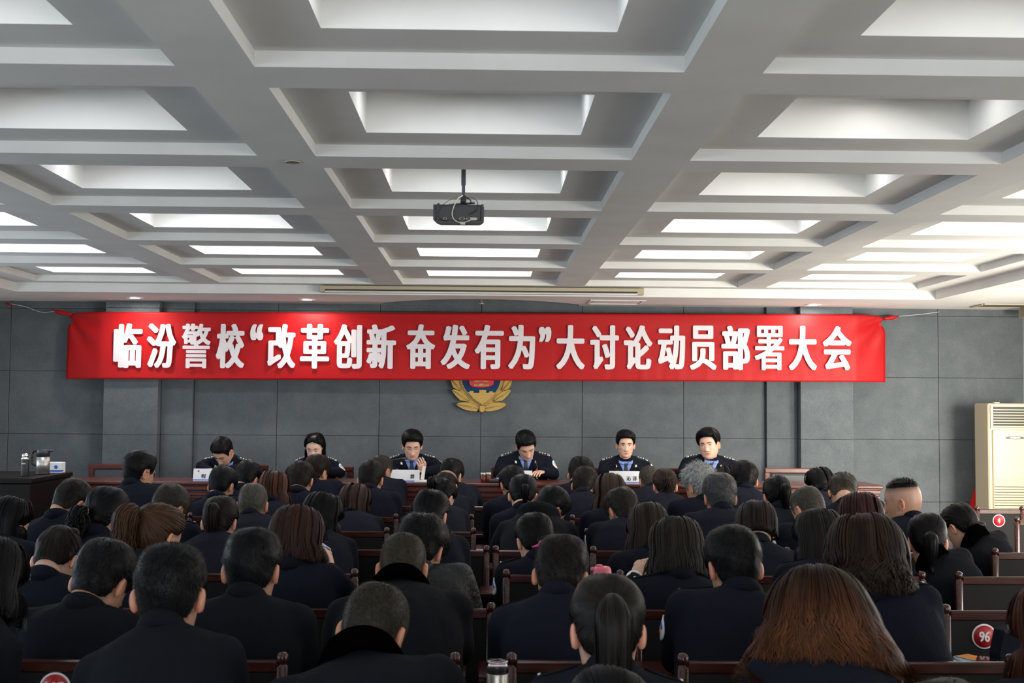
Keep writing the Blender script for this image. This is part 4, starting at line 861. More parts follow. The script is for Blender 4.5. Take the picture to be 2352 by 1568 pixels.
    if o_.get('front'):
        vb = o_.get('vb', .66); wtop = .058
        decal('shirt', M['shirt'], lambda i, j: fpt((j*2-1)*(.004+wtop*i), vb+(1.0-vb)*i), 8, 8, thick=.002)
        decal('tie', M['tie'], lambda i, j: fpt((j*2-1)*(.026-.015*i), vb+.0+(.955-vb)*i), 8, 4, thick=.006)
        decal('tie_knot', M['tie'], lambda i, j: fpt((j*2-1)*(.012+.006*i), .93+.03*i), 3, 3, thick=.012)
        for sd in (-1, 1):
            decal('shirt_collar', M['shirt'], lambda i, j: fpt(sd*(.016+.045*j), .945+.045*i+.02*j), 3, 5, thick=.014)
            decal('lapel', M['navy'], lambda i, j: fpt(sd*(.005+(wtop+.006)*i+(.012+.040*math.sin(math.pi*min(1, i*1.15+.05)))*j), vb+(1.0-vb)*i-.03*j*i), 10, 5, thick=.009)
            decal('collar_badge', M['silver'], lambda i, j: fpt(sd*(.078+.018*i), .885+.04*j), 3, 3, thick=.016)
        for b in (.60, .46):
            decal('button', M['silver'], lambda i, j: fpt(-.006+.014*i*math.cos(6.283*j), b+.022*i*math.sin(6.283*j)), 3, 9, thick=.009)
        for sd in (-1, 1): decal('button', M['silver'], lambda i, j: fpt(sd*.10+.009*i*math.cos(6.283*j), .58+.014*i*math.sin(6.283*j)), 3, 9, thick=.008)
        decal('chest_badge', M['silver'], lambda i, j: fpt(.105+.032*i*math.cos(6.283*j), .73+.022*i*math.sin(6.283*j)), 4, 13, thick=.006)
        decal('ribbon_bar', M['silver'], lambda i, j: fpt(-.075-.055*i, .695+.024*j), 4, 3, thick=.006)
        if o_.get('pin', True):
            decal('red_pin', M['red'], lambda i, j: fpt(-.088-.017*i, .745+.032*j), 3, 3, thick=.007); decal('gold_pin', M['yellow'], lambda i, j: fpt(-.086-.010*i, .735+.018*j), 3, 3, thick=.009)
    # glasses
    if o_.get('glasses'):
        m = o_['glasses']; gg = G(); W3 = lambda p: np.array(p)*hs @ R.T+hc
        for sd in (-1, 1):
            q = np.linspace(0, 2*math.pi, 21); pts = [W3((sd*.032+.023*math.copysign(abs(math.cos(x))**.7, math.cos(x)), .098-.004*abs(math.cos(x)), -.002+.016*math.copysign(abs(math.sin(x))**.7, math.sin(x)))) for x in q]
            tube(gg, pts, .0013, 6); tube(gg, [W3((sd*.055, .092, .004)), W3((sd*.074, .07, .004)), W3((sd*.0795, .01, .002)), W3((sd*.0795, -.010, .0)), W3((sd*.078, -.022, -.012))], .0016, 6)
        tube(gg, [W3((-.009, .1, 0)), W3((0, .104, .003)), W3((.009, .1, 0))], .0013, 6); gg.obj('glasses', m, t)
    hair(t, rng, R, hc, hs, style, color, sex, near, o_, spine, C7)
    return t

def hair(t, rng, R, hc, hs, style, color, sex, near, o_, spine, C7):
    m = hairmat(color, o_.get('hrough', .42)); g = G(); TW = lambda p: p*hs @ R.T+hc
    k, nr = 72, 44; ph = np.linspace(0, 2*math.pi, k, endpoint=False); us = np.linspace(0, 9.6, nr); U, PH = np.meshgrid(us, ph, indexing='ij')
    kind = {'crew': 'crew', 'bald': 'bald'}.get(style, 'male' if style in ('short', 'buzz', 'spiky') else 'female'); vol = o_.get('vol', 1.0)
    nzf = lambda p, s, q: np.sin(p[..., 0]*s+q[0])*np.sin(p[..., 1]*s*1.1+q[1])+np.sin(p[..., 2]*s*1.3+p[..., 0]*s*.6+q[2])*.7
    qn = rng.random(6)*6
    def shell(U, PH, extra=0.0):
        p = Hd(U, PH); s = p[..., 2]-hairline(kind, PH)
        if kind == 'bald': s = np.minimum(s, np.where(p[..., 2] > .065+.0*PH, (.075-p[..., 2])*1.5, 1))
        msk = sstep(0, .012, s); z = p[..., 2]; top = sstep(-.03, .075, z)
        th = {'short': .006+.013*top*vol, 'spiky': .006+.013*top*vol, 'buzz': .003+.003*top, 'crew': .0005+.002*top, 'bald': .005+0*z}.get(style, .008+.010*top*vol)
        if style in ('short', 'spiky') and vol > 1.2: th = th+.006*(vol-1)*sstep(0, .04, s)
        th = th*(.25+.75*sstep(0, .035, s))+(.0020*nzf(p, 60, qn)+.0005*nzf(p, 150, qn[3:]))*(style != 'buzz')*sstep(.0, .03, s)
        n = outward(p); return p+n*(msk*(th+extra)-(1-msk)*.009)[..., None], n, msk, s
    p, n, msk, s = shell(U, PH)
    fade = {'buzz': 1.0, 'short': o_.get('fade', .45), 'crew': .3}.get(style, 0.0)
    tn = (1+fade*3.0*(1-sstep(.0, .05, s)))[..., None]*np.array([1.0, .93, .84])**(fade*2*(1-sstep(0, .05, s)))[..., None]
    tn = tn*(1+.25*rng.standard_normal(p.shape[:2]))[..., None].clip(.5, 1.7); loft(g, TW(p), tn*.85)
    def add_strands(N, L, lift, width, jit=.35, top_only=None, col_var=.35, grey=0.0):
        u = rng.uniform(.15, 9.4, N*2); f = rng.uniform(0, 2*math.pi, N*2); q, nn, mk, s = shell(u, f); keep = (mk > .7) & (rng.random(N*2) < .3+.7*np.sin(np.clip(u/6, 0, 1)*math.pi/2))
        if top_only is not None: keep &= q[:, 2] > top_only
        q, nn, s = q[keep][:N], nn[keep][:N], s[keep][:N]; wh = np.array([o_.get('wx', .01), -.055, .1]); fl = q-wh; fl -= nn*(fl*nn).sum(1, keepdims=True); fl /= np.linalg.norm(fl, axis=1, keepdims=True)+1e-6
        fl += rng.standard_normal(q.shape)*jit; l = (L*(.55+.45*sstep(-.05, .08, q[:, 2]))*rng.uniform(.6, 1.3, len(q))*sstep(-.01, .05, s).clip(.25))[:, None]; dr = nn*lift+fl*(1-lift)
        Pn = np.stack([q-nn*.002, q+dr*l*.5+nn*l*.06, q+dr*l+fl*l*.25-nn*l*.10], 1); tint = rng.uniform(1-col_var, 1+col_var, (len(q), 1, 1))*np.ones(3)*1.1
        if grey: gm = rng.random(len(q)) < grey; tint = np.where(gm[:, None, None], tint*o_.get('greyk', 14.0), tint)
        tint = tint*(1+fade*2.0*(1-sstep(0, .045, s)))[:, None, None]
        ribbons(g, TW(Pn), np.array([width, width*.8, width*.15])*hs, np.repeat(nn[:, None], 3, 1) @ R.T, np.broadcast_to(tint, Pn.shape))
    nn_ = int(o_.get('n', 2800)*max(.55, near))
    if style == 'short': add_strands(nn_, .0125*o_.get('len', 1.0), o_.get('lift', .13), .0018+.0006*(1-near), jit=.22, grey=o_.get('grey', 0))
    elif style == 'spiky': add_strands(nn_, .032, .55, .0022+.001*(1-near), grey=o_.get('grey', 0))
    elif style == 'crew': add_strands(nn_*3, .024, .40, .002, top_only=.058)
    elif style == 'bald': add_strands(int(nn_*.6), .016, .2, .0022, grey=o_.get('grey', 0))
    elif style == 'buzz': add_strands(nn_, .006, .5, .0016, col_var=.5, grey=o_.get('grey', 0))
    back_z = spine[:, 2]; order = np.argsort(back_z)
    def clear_back(P, mar=.012):
        yb = np.interp(P[..., 2], back_z[order], (spine[:, 1]-.128)[order]); over = P[..., 2] < C7[2]-.01
        near_c = np.abs(P[..., 0]-np.interp(P[..., 2], back_z[order], spine[order, 0])) < .25
        lim = yb-mar+.10*sstep(C7[2]-.10, C7[2]+.0, P[..., 2]); P = P.copy(); P[..., 1] = np.where(over & near_c & (P[..., 1] < lim+.14), np.minimum(P[..., 1], lim), P[..., 1]); return P
    if style in ('bob', 'long', 'curly'):
        L = o_.get('L', .12); cov = math.radians(o_.get('cov', 118)); flare = o_.get('hf', .12); tail = o_.get('taper', .0); hd_ = .35*R @ np.array([0, 0, -1.0])+.65*np.array([0, 0, -1.0]); hd_ /= np.linalg.norm(hd_); wamp = o_.get('wave', .003); wfr = o_.get('wfreq', 5.0)
        z0u = 6.6
        def curtain(v, f, off=0.0, ph0=0.0):
            """v 0..1 over the skull, 1..2 hanging"""
            vu = np.clip(v, 0, 1); vh = np.clip(v-1, 0, 1.3); b = Hd(vu*z0u, f); n = outward(b); fa = np.abs((f+math.pi) % (2*math.pi)-math.pi)
            hl = b[..., 2]-hairline('female', f); mk = np.minimum(sstep(0, .014, hl)*(vu < .999)+(vu >= .999), sstep(.14, -.10, fa-(cov+(3.4-cov)*sstep(o_.get('hl0', .018), .108, b[..., 2])))).clip(0, 1)
            th = (.008+.016*vol*sstep(0, .35, vu)+off)
            out = b+n*th[..., None] if np.ndim(th) else b+n*th
            sc = 1+flare*np.sin(np.clip(vh/1.0, 0, 1)*math.pi*.62)-tail*vh**1.5+o_.get('cone', 0)*np.clip((v-.3)/1.6, 0, 1.2); out = np.stack([out[..., 0]*sc, (out[..., 1]+.02)*(1+(sc-1)*.6)-.02, out[..., 2]], -1)
            inn = b*.93; inn = np.stack([np.where(vh > 0, inn[..., 0]*(1-.45*sstep(0, .3, vh)), inn[..., 0]), np.where(vh > 0, np.minimum(inn[..., 1], .03-.05*sstep(0, .3, vh)), inn[..., 1]), inn[..., 2]], -1)
            q = inn*(1-mk[..., None])+out*mk[..., None]; wv = wamp*np.sin(vh*L/.12*wfr+ph0+f*3)*np.minimum(1, v*1.2)
            wpos = TW(q)+hd_*(vh*L)[..., None]; nw = n @ R.T; w0 = wpos+nw*wv[..., None]; return w0+(clear_back(w0)-w0)*sstep(.5, .9, mk)[..., None], nw, mk
        V_, F_ = np.meshgrid(np.r_[np.linspace(0, 1, 22), np.linspace(1.03, o_.get('vend', 2), 24)], ph, indexing='ij'); ps, nw, mk = curtain(V_, F_, -.004, qn[0]); g = G(); sh0 = o_.get('roots', 1.0)
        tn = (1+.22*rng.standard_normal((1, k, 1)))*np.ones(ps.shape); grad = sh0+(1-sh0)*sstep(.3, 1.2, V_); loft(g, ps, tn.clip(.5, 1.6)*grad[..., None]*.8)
        N = int(o_.get('n', 1500)*max(.25, near)); K = 22 if style == 'curly' or L > .15 else 14
        nl = max(20, N//o_.get('lock', 13)); lk = rng.integers(0, nl, N); lf, lo_, lt, lp = rng.uniform(-cov*.98, cov*.98, nl), rng.uniform(-.001, o_.get('lov', .009), nl), rng.uniform(.6, 1.45, nl), rng.uniform(0, 6, nl); f0 = np.clip(lf[lk]*(1+.30*(np.abs(lf[lk])/cov)**4)+rng.normal(0, .055, N), -3.1, 3.1); v0 = rng.uniform(.02, .45, N); v1 = np.minimum(2.0+rng.uniform(-.28, .10, N), 2.2); vv = v0[:, None]+(v1-v0)[:, None]*np.linspace(0, 1, K)
        fd = f0[:, None]+(rng.normal(0, .09, nl)[lk]+rng.normal(0, .03, N))[:, None]*np.linspace(0, 1, K)**2+o_.get('curl', .0)*np.sin(np.linspace(0, 1, K)[None]*rng.uniform(9, 15, nl)[lk][:, None]+(lp[lk]+rng.normal(0, .5, N))[:, None])*sstep(.2, .6, np.linspace(0, 1, K))
        zb_ = Hd(np.clip(vv, 0, 1)*z0u, fd)[..., 2]; lim_ = np.minimum(cov+(3.4-cov)*sstep(o_.get('hl0', .018), .108, zb_), 3.1)-.03; fd = np.clip(fd, -lim_, lim_)
        of = (lo_[lk]+rng.uniform(-.002, .003, N))[:, None]+o_.get('curl', 0)*.09*np.cos(np.linspace(0, 1, K)[None]*rng.uniform(9, 15, nl)[lk][:, None]+(lp[lk]+rng.normal(0, .5, N))[:, None])*sstep(.2, .6, np.linspace(0, 1, K))+0*vv
        Pn, nw, mk = curtain(vv, fd, of, qn[0]+(rng.normal(0, .8, nl)[lk]+rng.normal(0, .2, N))[:, None]); wd = np.interp(np.linspace(0, 1, K), [0, .15, .8, 1], [.3, 1, .8, .1])*rng.uniform(.6, 1.4, N)[:, None]*o_.get('sw', .0035)*(1+1.0*(1-near))
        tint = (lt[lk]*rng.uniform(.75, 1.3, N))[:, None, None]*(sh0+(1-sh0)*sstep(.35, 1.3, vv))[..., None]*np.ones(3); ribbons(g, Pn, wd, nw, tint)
    if style in ('pony', 'bun'):
        tz = o_.get('tie', (0, -.118, .02)); tie = np.array(tz); ut = np.interp(-tie[2], -_T[:, 0], _u); N = int(o_.get('n', 900)*max(.3, near)); K = 12
        f0 = rng.uniform(-math.pi*.86, math.pi*.86, N); u0 = np.where(rng.random(N) < .5, rng.uniform(.5, 5.5, N), rng.uniform(4, 8.6, N)); w = np.linspace(0, 1, K)[None]
        ff = f0[:, None]*(1-w**1.15); uu = u0[:, None]+(ut-u0)[:, None]*w**1.3; ps, nn, mk, s = shell(uu, ff, .0015+rng.uniform(0, .002, N)[:, None]); sel = mk[:, 0] > .6
        pw = TW(ps); tw = TW(tie*np.array([1, .93, 1])); pw = pw+(tw-pw)*(sstep(.8, 1, w)[..., None]*.85); tint = rng.uniform(.6, 1.5, (N, 1, 1))*np.ones((N, K, 3)); ribbons(g, pw[sel], np.full((N, K), .0028*(1+.6*(1-near)))[sel], (nn @ R.T)[sel], tint[sel])
        if style == 'pony':
            L = o_.get('L', .24); bk = R @ np.array([tie[0]*2, -1.0, .25]); bk /= np.linalg.norm(bk); w = np.linspace(0, 1, 16)[:, None]; P = TW(tie)+bk*(.055*np.sin(np.minimum(w*3.2, 1.57)))+np.array([o_.get('swing', 0), -.005, -1.0])*L*w**1.25+np.array([0, 0, .02])*np.sin(w*math.pi)
            P = clear_back(P, .03); r = np.interp(w[:, 0], [0, .06, .3, .7, 1], np.array([.011, .015, .024, .021, .006])*o_.get('tr', 1.0)); tube(g, P, r*.85, 14, col=np.full((16, 14, 3), .8)); N = int(o_.get('nt', 600)*max(.3, near)); _, A, B = frames(P); an = rng.uniform(0, 2*math.pi, N); rad = rng.uniform(.75, 1.12, N)
            wv = o_.get('curl', .0)*np.sin(w[:, 0][None]*rng.uniform(14, 22, N)[:, None]+rng.uniform(0, 6, N)[:, None])*w[:, 0]
            dirs = np.cos(an)[:, None, None]*A[None]+np.sin(an)[:, None, None]*B[None]; lv = rng.uniform(.8, 1.06, N)
            Pq = np.stack([np.stack([np.interp(np.linspace(0, 1, 16)*l_, np.linspace(0, 1, 16), P[:, c], right=None) for c in range(3)], 1) for l_ in np.minimum(lv, 1)]); St = Pq+dirs*(r[None]*rad[:, None]+wv+.004*rng.random((N, 1))*w[:, 0])[..., None]
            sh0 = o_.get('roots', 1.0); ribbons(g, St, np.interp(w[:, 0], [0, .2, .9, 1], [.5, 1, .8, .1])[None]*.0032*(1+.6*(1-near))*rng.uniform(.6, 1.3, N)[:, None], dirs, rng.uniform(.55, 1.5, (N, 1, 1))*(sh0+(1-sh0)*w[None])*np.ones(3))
            gt = G(); tn_, _, _ = frames(P[:3]); torus(gt, P[0]*.6+P[1]*.4, .012*o_.get('tr', 1), .005, tn_[0]); 
            hb = gt.obj('hair_tie', o_.get('tiem', M['ink']), t)
        else:
            q = TW(tie); capsule(g, q+R @ np.array([-.03, 0, -.005]), q+R @ np.array([.03, 0, -.005]), .026, .026)
    if style == 'long' and o_.get('topknot'):
        q = TW(np.array(o_['topknot'])); gt = G(); torus(gt, q, .013, .005, R @ np.array([.3, -.6, .5])); gt.obj('hair_tie', M['ink'], t)
    g.obj('hair', m, t)
# ------------------------------------------------------------------ who sits where
BLK, DKB, BRN, RDB = (.0032, .0032, .0038), (.010, .0065, .005), (.050, .022, .011), (.050, .016, .010)
HGREY, SALT, BUZZ, WARM = (.26, .27, .27), (.042, .044, .045), (.026, .022, .017), (.0070, .0052, .0042)
# cx, top, width of the head in the photograph; row; then pose and look
A = [
 # first row before the table
 (568, 1064, 53, 'H', 'm', 'short', BLK, 20, 38, 0, 'navy', dict(vol=1.5), 'person with thick black bowl-cut hair directly before the bowed officer'),
 (727, 1047, 51, 'H', 'm', 'short', DKB, 28, 22, 0, 'navy', dict(dxp=30), 'man with short black hair and bare ear seated right before the long-haired woman officer'),
 (875, 1045, 47, 'H', 'm', 'buzz', BUZZ, 35, 20, 0, 'navy', dict(dxp=35), 'man with faded crop turned towards the bespectacled officer, beside the white name plate'),
 (1037, 1056, 48, 'H', 'm', 'short', BLK, 25, 25, 0, 'navy', dict(dxp=25, patch=0), 'man with tousled black hair seated ahead of the balding man'),
 (1333, 1054, 52, 'H', 'm', 'short', BLK, 20, 40, 0, 'navy', dict(vol=1.4, dxp=-8), 'person with bushy black hair sitting between the cup and the second name plate'),
 (1492, 1070, 47, 'H', 'm', 'buzz', (.05, .042, .034), -8, 30, 0, 'navy', dict(), 'man with close-cropped brownish grey hair directly before the name plate of the upright officer'),
 (1664, 1071, 48, 'H', 'f', 'bob', BLK, 0, 30, 0, 'navy', dict(L=.06), 'person with dark hair almost hidden between the grey-haired man and a black-haired man'),
 # second row
 (510, 1074, 58, 'G', 'm', 'short', BLK, 18, 30, 0, 'navy', dict(straps=1), 'man with short black hair and bare ear sitting directly before the first white name plate'),
 (690, 1063, 55, 'G', 'm', 'short', DKB, 5, 32, 0, 'navy', dict(straps=1), 'man with round black hair and both ears showing, beside the reddish long hair'),
 (852, 1061, 54, 'G', 'm', 'short', WARM, 8, 28, 0, 'navy', dict(straps=1, dxp=25), 'man with neat dark hair and both ears showing, beside the faded crop'),
 (1024, 1079, 50, 'G', 'm', 'bald', DKB, 20, 40, 0, 'navy', dict(dxp=30), 'balding man with a bare crown and dark fringe of hair'),
 (1178, 1073, 55, 'G', 'm', 'short', BLK, -12, 38, 0, 'navy', dict(), 'man with dark hair bent forward right in front of the officer reading aloud'),
 (1343, 1075, 53, 'G', 'm', 'short', DKB, 22, 32, 0, 'navy', dict(straps=1, dxp=5), 'man with short dark hair and one ear showing, in front of the bushy black hair'),
 (1527, 1078, 51, 'G', 'f', 'pony', (.022, .013, .010), 0, 28, 0, 'navy', dict(tie=(0, -.112, -.02), L=.13, curl=.016, tr=1.25), 'woman with a short curly dark-brown ponytail beside the second name plate'),
 (1710, 1065, 53, 'G', 'm', 'short', BLK, 5, 30, 0, 'navy', dict(vol=1.6), 'man with full black hair and both ears showing, before the dark grey pilaster'),
 (1883, 1072, 54, 'G', 'f', 'bob', BLK, -25, 25, 0, 'navy', dict(L=.03, cov=105, vol=.7), 'person with smooth rounded black hair before the empty armchair'),
 # third row
 (320, 1038, 60, 'F', 'm', 'short', BLK, 38, 12, 0, 'navy', dict(glasses=M['black'], straps=1), 'tall man in thin glasses turned sideways, sitting before the empty armchair by the lectern'),
 (628, 1083, 62, 'F', 'f', 'long', RDB, 0, 30, 0, 'navy', dict(L=.20, hf=.35, wave=.006), 'woman with loose reddish-brown hair behind the bowed officer'),
 (815, 1113, 61, 'F', 'f', 'long', (.030, .016, .011), 12, 32, 0, 'navy', dict(L=.17, hf=.10, wave=.007, dxp=15, ears=1, cov=100), 'woman with brown hair falling to one side over her dark collar'),
 (1014, 1101, 52, 'F', 'f', 'pony', BLK, 28, 38, 0, 'navy', dict(tie=(-.03, -.105, .045), L=.11, dxp=30), 'woman with a high black ponytail and bare ear behind the balding man'),
 (1201, 1092, 62, 'F', 'f', 'pony', BLK, 5, 35, 0, 'navy', dict(tie=(.02, -.118, -.035), L=.12), 'woman with smooth black hair tied low, behind the bent man and before the pink-framed glasses'),
 (1402, 1088, 64, 'F', 'f', 'long', (.030, .019, .013), 0, 25, 0, 'navy', dict(L=.13, hf=.22, wave=.001, cov=128), 'woman with straight medium-brown hair to the collar, before the cropped man'),
 (1607, 1070, 64, 'F', 'm', 'spiky', HGREY, -28, 22, 0, 'navy', dict(dxp=10, patch=1, fade=.2, vol=1.3), 'man with bright silver-grey spiky hair'),
 (1785, 1095, 60, 'F', 'f', 'pony', BLK, 3, 25, 0, 'navy', dict(tie=(.025, -.122, .01), L=.19, tr=1.35), 'woman with a glossy black ponytail hanging to the shoulder, before the pilasters'),
 (1937, 1088, 64, 'F', 'm', 'short', BUZZ, 12, 58, 0, 'navy', dict(dxp=22, fade=.9), 'man with spiky-topped faded hair hunched low over the end of the bench'),
 # fourth row
 (163, 1105, 72, 'E', 'm', 'short', WARM, 28, 45, 0, 'navy', dict(glasses=M['black'], dxp=-8, fade=.9), 'man in black glasses bent over beside the lectern'),
 (388, 1117, 72, 'E', 'm', 'short', BUZZ, 25, 40, 0, 'navy', dict(fade=1.0, dxp=-10, straps=1), 'man with clipped brown-black hair and glasses half hidden by the brown ponytail'),
 (580, 1110, 66, 'E', 'm', 'buzz', (.060, .055, .045), 0, 22, 0, 'navy', dict(fade=.3, dxp=20), 'man with grizzled close-cropped hair and both ears showing'),
 (1262, 1119, 66, 'E', 'm', 'short', BLK, 48, 48, 8, 'hood', dict(glasses=M['pink'], fade=.8, dxp=-35), 'man in pink-framed glasses and a hooded black coat, bent and looking sideways'),
 (1430, 1123, 67, 'E', 'm', 'short', (.014, .012, .009), -22, 35, 0, 'navy', dict(fade=.8, patch=1, dxp=15), 'man with a low faded crop and a sleeve badge, behind the straight medium-brown hair'),
 (1653, 1092, 67, 'E', 'm', 'short', SALT, 0, 20, 0, 'navy', dict(grey=.06, greyk=4, fade=.3, vol=1.3, dxp=-10), 'man with dark greying hair and both ears showing, behind the silver-grey spiky hair'),
 (1857, 1117, 73, 'E', 'm', 'buzz', (.045, .041, .033), -25, 30, 0, 'navy', dict(patch=1), 'man with short grizzled hair turned aside, behind the glossy black ponytail'),
 (2074, 1098, 72, 'E', 'm', 'crew', BLK, -55, 8, 0, 'navy', dict(dxp=-20, gapR=.40), 'man with shaved sides and a brush of black hair, face turned aside'),
 (2208, 1158, 76, 'E', 'f', 'bun', BLK, -25, 40, 0, 'fur', dict(tie=(.0, -.10, -.05), dxp=118, bw=1.0, gapL=.40), 'woman bowed low in a dark plush-collared coat before the number 4 seat'),
 # fifth row
 (22, 1140, 80, 'D', 'f', 'long', BLK, 30, 15, 0, 'navy', dict(L=.13, hf=.0, wave=.001, cov=108, dxp=-20), 'woman with long straight black hair and her cheek showing, in front of the lectern'),
 (245, 1120, 80, 'D', 'f', 'pony', BLK, 25, 15, 0, 'navy', dict(tie=(-.02, -.125, -.012), L=.20, curl=.02, tr=1.7, tiem=M['gold'], dxp=10), 'woman with a curly dark ponytail held by a sparkling clasp'),
 (505, 1143, 72, 'D', 'f', 'pony', (.012, .008, .007), 3, 25, 0, 'navy', dict(tie=(0, -.128, .03), L=.21, tr=1.4), 'woman with a straight dark-brown ponytail and both ears showing, behind the clipped man'),
 (740, 1133, 78, 'D', 'f', 'long', BLK, 22, 25, 0, 'navy', dict(L=.15, hf=.15, wave=.006, cov=105, ears=1, dxp=50, straps=1), 'woman with black hair swept over one shoulder, beside the grizzled close-cropped man'),
 (990, 1127, 75, 'D', 'f', 'pony', BLK, 18, 18, 0, 'navy', dict(tie=(0, -.122, -.03), L=.17, dxp=70, tr=.8), 'woman with sleek black hair in a low ponytail, slim face edge and ear showing'),
 (1228, 1182, 86, 'D', 'f', 'bun', BLK, -12, 32, 0, 'navy', dict(tie=(.035, -.112, -.045), patch=1, straps=1), 'woman with black hair folded up under a bright pink clip'),
 (1490, 1158, 84, 'D', 'f', 'long', (.018, .012, .009), 0, 32, 0, 'navy', dict(L=.16, hf=.25, wave=.001, cov=125, patch=1, dxp=-15), 'woman with long straight dark-brown hair falling to her shoulders, behind the low faded crop'),
 (1738, 1153, 82, 'D', 'f', 'bob', (.014, .009, .008), 12, 32, 0, 'navy', dict(L=.025, cov=100, hf=.05, ears=1, dxp=22), 'woman with a short dark-brown bob and one ear showing'),
 (1977, 1135, 84, 'D', 'f', 'curly', (.030, .010, .010), 10, 25, 0, 'navy', dict(L=.05, hf=.1, curl=.12, vol=1.2, wave=.006, dxp=-60, gapR=.40), 'woman with reddish-black curly hair pinned up, behind the hunched man'),
 (2130, 1182, 94, 'D', 'f', 'pony', BLK, 15, 20, 0, 'fur', dict(tie=(.0, -.13, -.015), L=.18, tr=1.3, dxp=100, bw=1.03, gapL=.40), 'woman with a low black ponytail and ear showing above a plush coat collar'),
 (2452, 1195, 86, 'D', 'f', 'bob', BLK, 0, 25, 0, 'navy', dict(patch=1), 'person at the aisle edge of the picture with only a sleeve badge in view'),
 # sixth row
 (130, 1214, 100, 'C', 'f', 'bun', DKB, 5, 50, 0, 'navy', dict(tie=(.02, -.06, .095), dxp=10), 'woman bent far down over her desk, dark hair tied on top'),
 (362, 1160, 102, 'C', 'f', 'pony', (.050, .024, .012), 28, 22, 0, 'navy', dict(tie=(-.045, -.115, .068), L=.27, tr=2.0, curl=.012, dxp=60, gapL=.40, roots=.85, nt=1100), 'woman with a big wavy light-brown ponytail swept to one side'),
 (680, 1168, 104, 'C', 'f', 'bob', (.026, .011, .008), 5, 25, 0, 'navy', dict(L=.075, hf=.22, wave=.006, vol=1.5, cov=125, dxp=-15, gapR=.44, armR=((.225, .19, .80), (.03, .36, .985)), handR=((-.30, .35, .85), (.6, -.55, .2), .8)), 'woman with a brown bob resting her chin on a hand that holds a pen'),
 (968, 1193, 100, 'C', 'm', 'short', BLK, 18, 35, 0, 'puffer', dict(vol=1.6, len=1.6, dxp=58, gapL=.44, lift=.3), 'person with tousled black hair in a shiny black quilted coat with a hood'),
 (1553, 1193, 108, 'C', 'f', 'bob', (.014, .011, .009), 0, 28, 0, 'navy', dict(L=.085, hf=.20, wave=.003, vol=1.4, cov=125, straps=1, watch=1, armL=((-.25, .14, .81), (-.125, .30, .955)), handL=((.35, .35, .75), (-.6, -.55, .25), .8)), 'woman with a full dark bob leaning her cheek on a hand with a silver watch'),
 (1882, 1170, 97, 'C', 'f', 'bob', (.011, .009, .008), -8, 22, 0, 'navy', dict(L=.115, hf=.06, wave=.0005, cov=122, straps=1, n=2200), 'woman with smooth straight black hair cut level above the collar'),
 # seventh row
 (232, 1250, 118, 'B', 'm', 'short', BLK, 12, 38, 4, 'navy2', dict(vol=1.2, dxp=-45), 'man with thick straight black hair leaning aside on the number 115 chair'),
 (579, 1221, 116, 'B', 'm', 'short', BLK, 3, 20, 0, 'navy2', dict(dxp=0), 'man with neat black hair, broad collar and both ears showing, behind the dark-brown ponytail'),
 (925, 1226, 104, 'B', 'm', 'buzz', (.034, .028, .019), 4, 32, 0, 'fur', dict(glasses=M['black'], bw=1.12, n=5000), 'man with shaved fuzzy head, glasses and plush-collared coat, behind the quilted coat'),
 (1288, 1237, 113, 'B', 'm', 'short', WARM, 10, 36, 3, 'navy', dict(fade=.7, straps=1, dxp=-10), 'man with short dark hair sitting beside the pink bottle'),
 (1685, 1216, 114, 'B', 'm', 'short', BLK, -8, 24, 0, 'navy', dict(vol=1.1, patch=1, straps=1, dxp=-45, bw=1.06, wx=.03, gapR=.48), 'broad man with flat black hair and a sleeve badge'),
 (1988, 1200, 138, 'B', 'f', 'curly', (.016, .0085, .005), 12, 25, 0, 'navy', dict(L=.105, hf=.30, curl=.09, wave=.010, wfreq=7, vol=1.6, cov=122, straps=1, dxp=140, n=3000, hs=.98, lov=.020, taper=.10, sw=.0045, lock=30, ears=1, gapL=.46), 'woman with big loose dark-brown curls, orange-lit at one side'),
 # eighth row
 (-28, 1238, 136, 'A', 'f', 'long', BLK, 0, 25, 0, 'navy2', dict(L=.08, hf=.1, wave=.001, cov=125, dxp=-245, bw=.85, gapR=.44), 'person cut off by the picture edge with long dark hair'),
 (390, 1258, 143, 'A', 'm', 'short', BLK, 0, 18, 0, 'navy2', dict(n=7000, len=.8, vol=.9, fade=.55, hs=1.0, flare=.62, dxp=8, bw=.93), 'man with cropped black hair and reddish sticking-out ears, nearest the number 115 chair'),
 (858, 1342, 143, 'A', 'm', 'buzz', (.024, .020, .014), 14, 32, 5, 'fur', dict(n=7000, fade=.5, bw=1.12, dxp=10), 'man with a fuzzy cropped head and black plush collar nearest the camera'),
 (1395, 1333, 150, 'A', 'f', 'pony', (.011, .009, .008), 0, 20, 0, 'navy', dict(tie=(0, -.128, .045), L=.36, tr=1.75, straps=1, n=2600, nt=1800, tiem=M['tblack'], roots=1.0, dxp=5, hs=1.0), 'woman with a long dark ponytail held by a shiny beaded band'),
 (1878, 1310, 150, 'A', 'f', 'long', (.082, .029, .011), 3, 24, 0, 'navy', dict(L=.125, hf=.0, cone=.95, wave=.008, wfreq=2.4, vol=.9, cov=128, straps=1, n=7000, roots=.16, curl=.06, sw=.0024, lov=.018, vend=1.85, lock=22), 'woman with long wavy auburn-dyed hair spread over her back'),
 (2428, 1345, 170, 'A', 'f', 'long', (.045, .014, .008), 0, 20, 0, 'navy', dict(L=.2, hf=.4, wave=.006, cov=125), 'person at the picture edge with long reddish-brown hair, beside the notebooks'),
 # rearmost row
 (1400, 1548, 190, 'Z', 'f', 'pony', BLK, 0, 40, 0, 'navy', dict(tie=(0, -.12, -.02), L=.2), 'person with only a dark crown of hair showing under the long ponytail'),
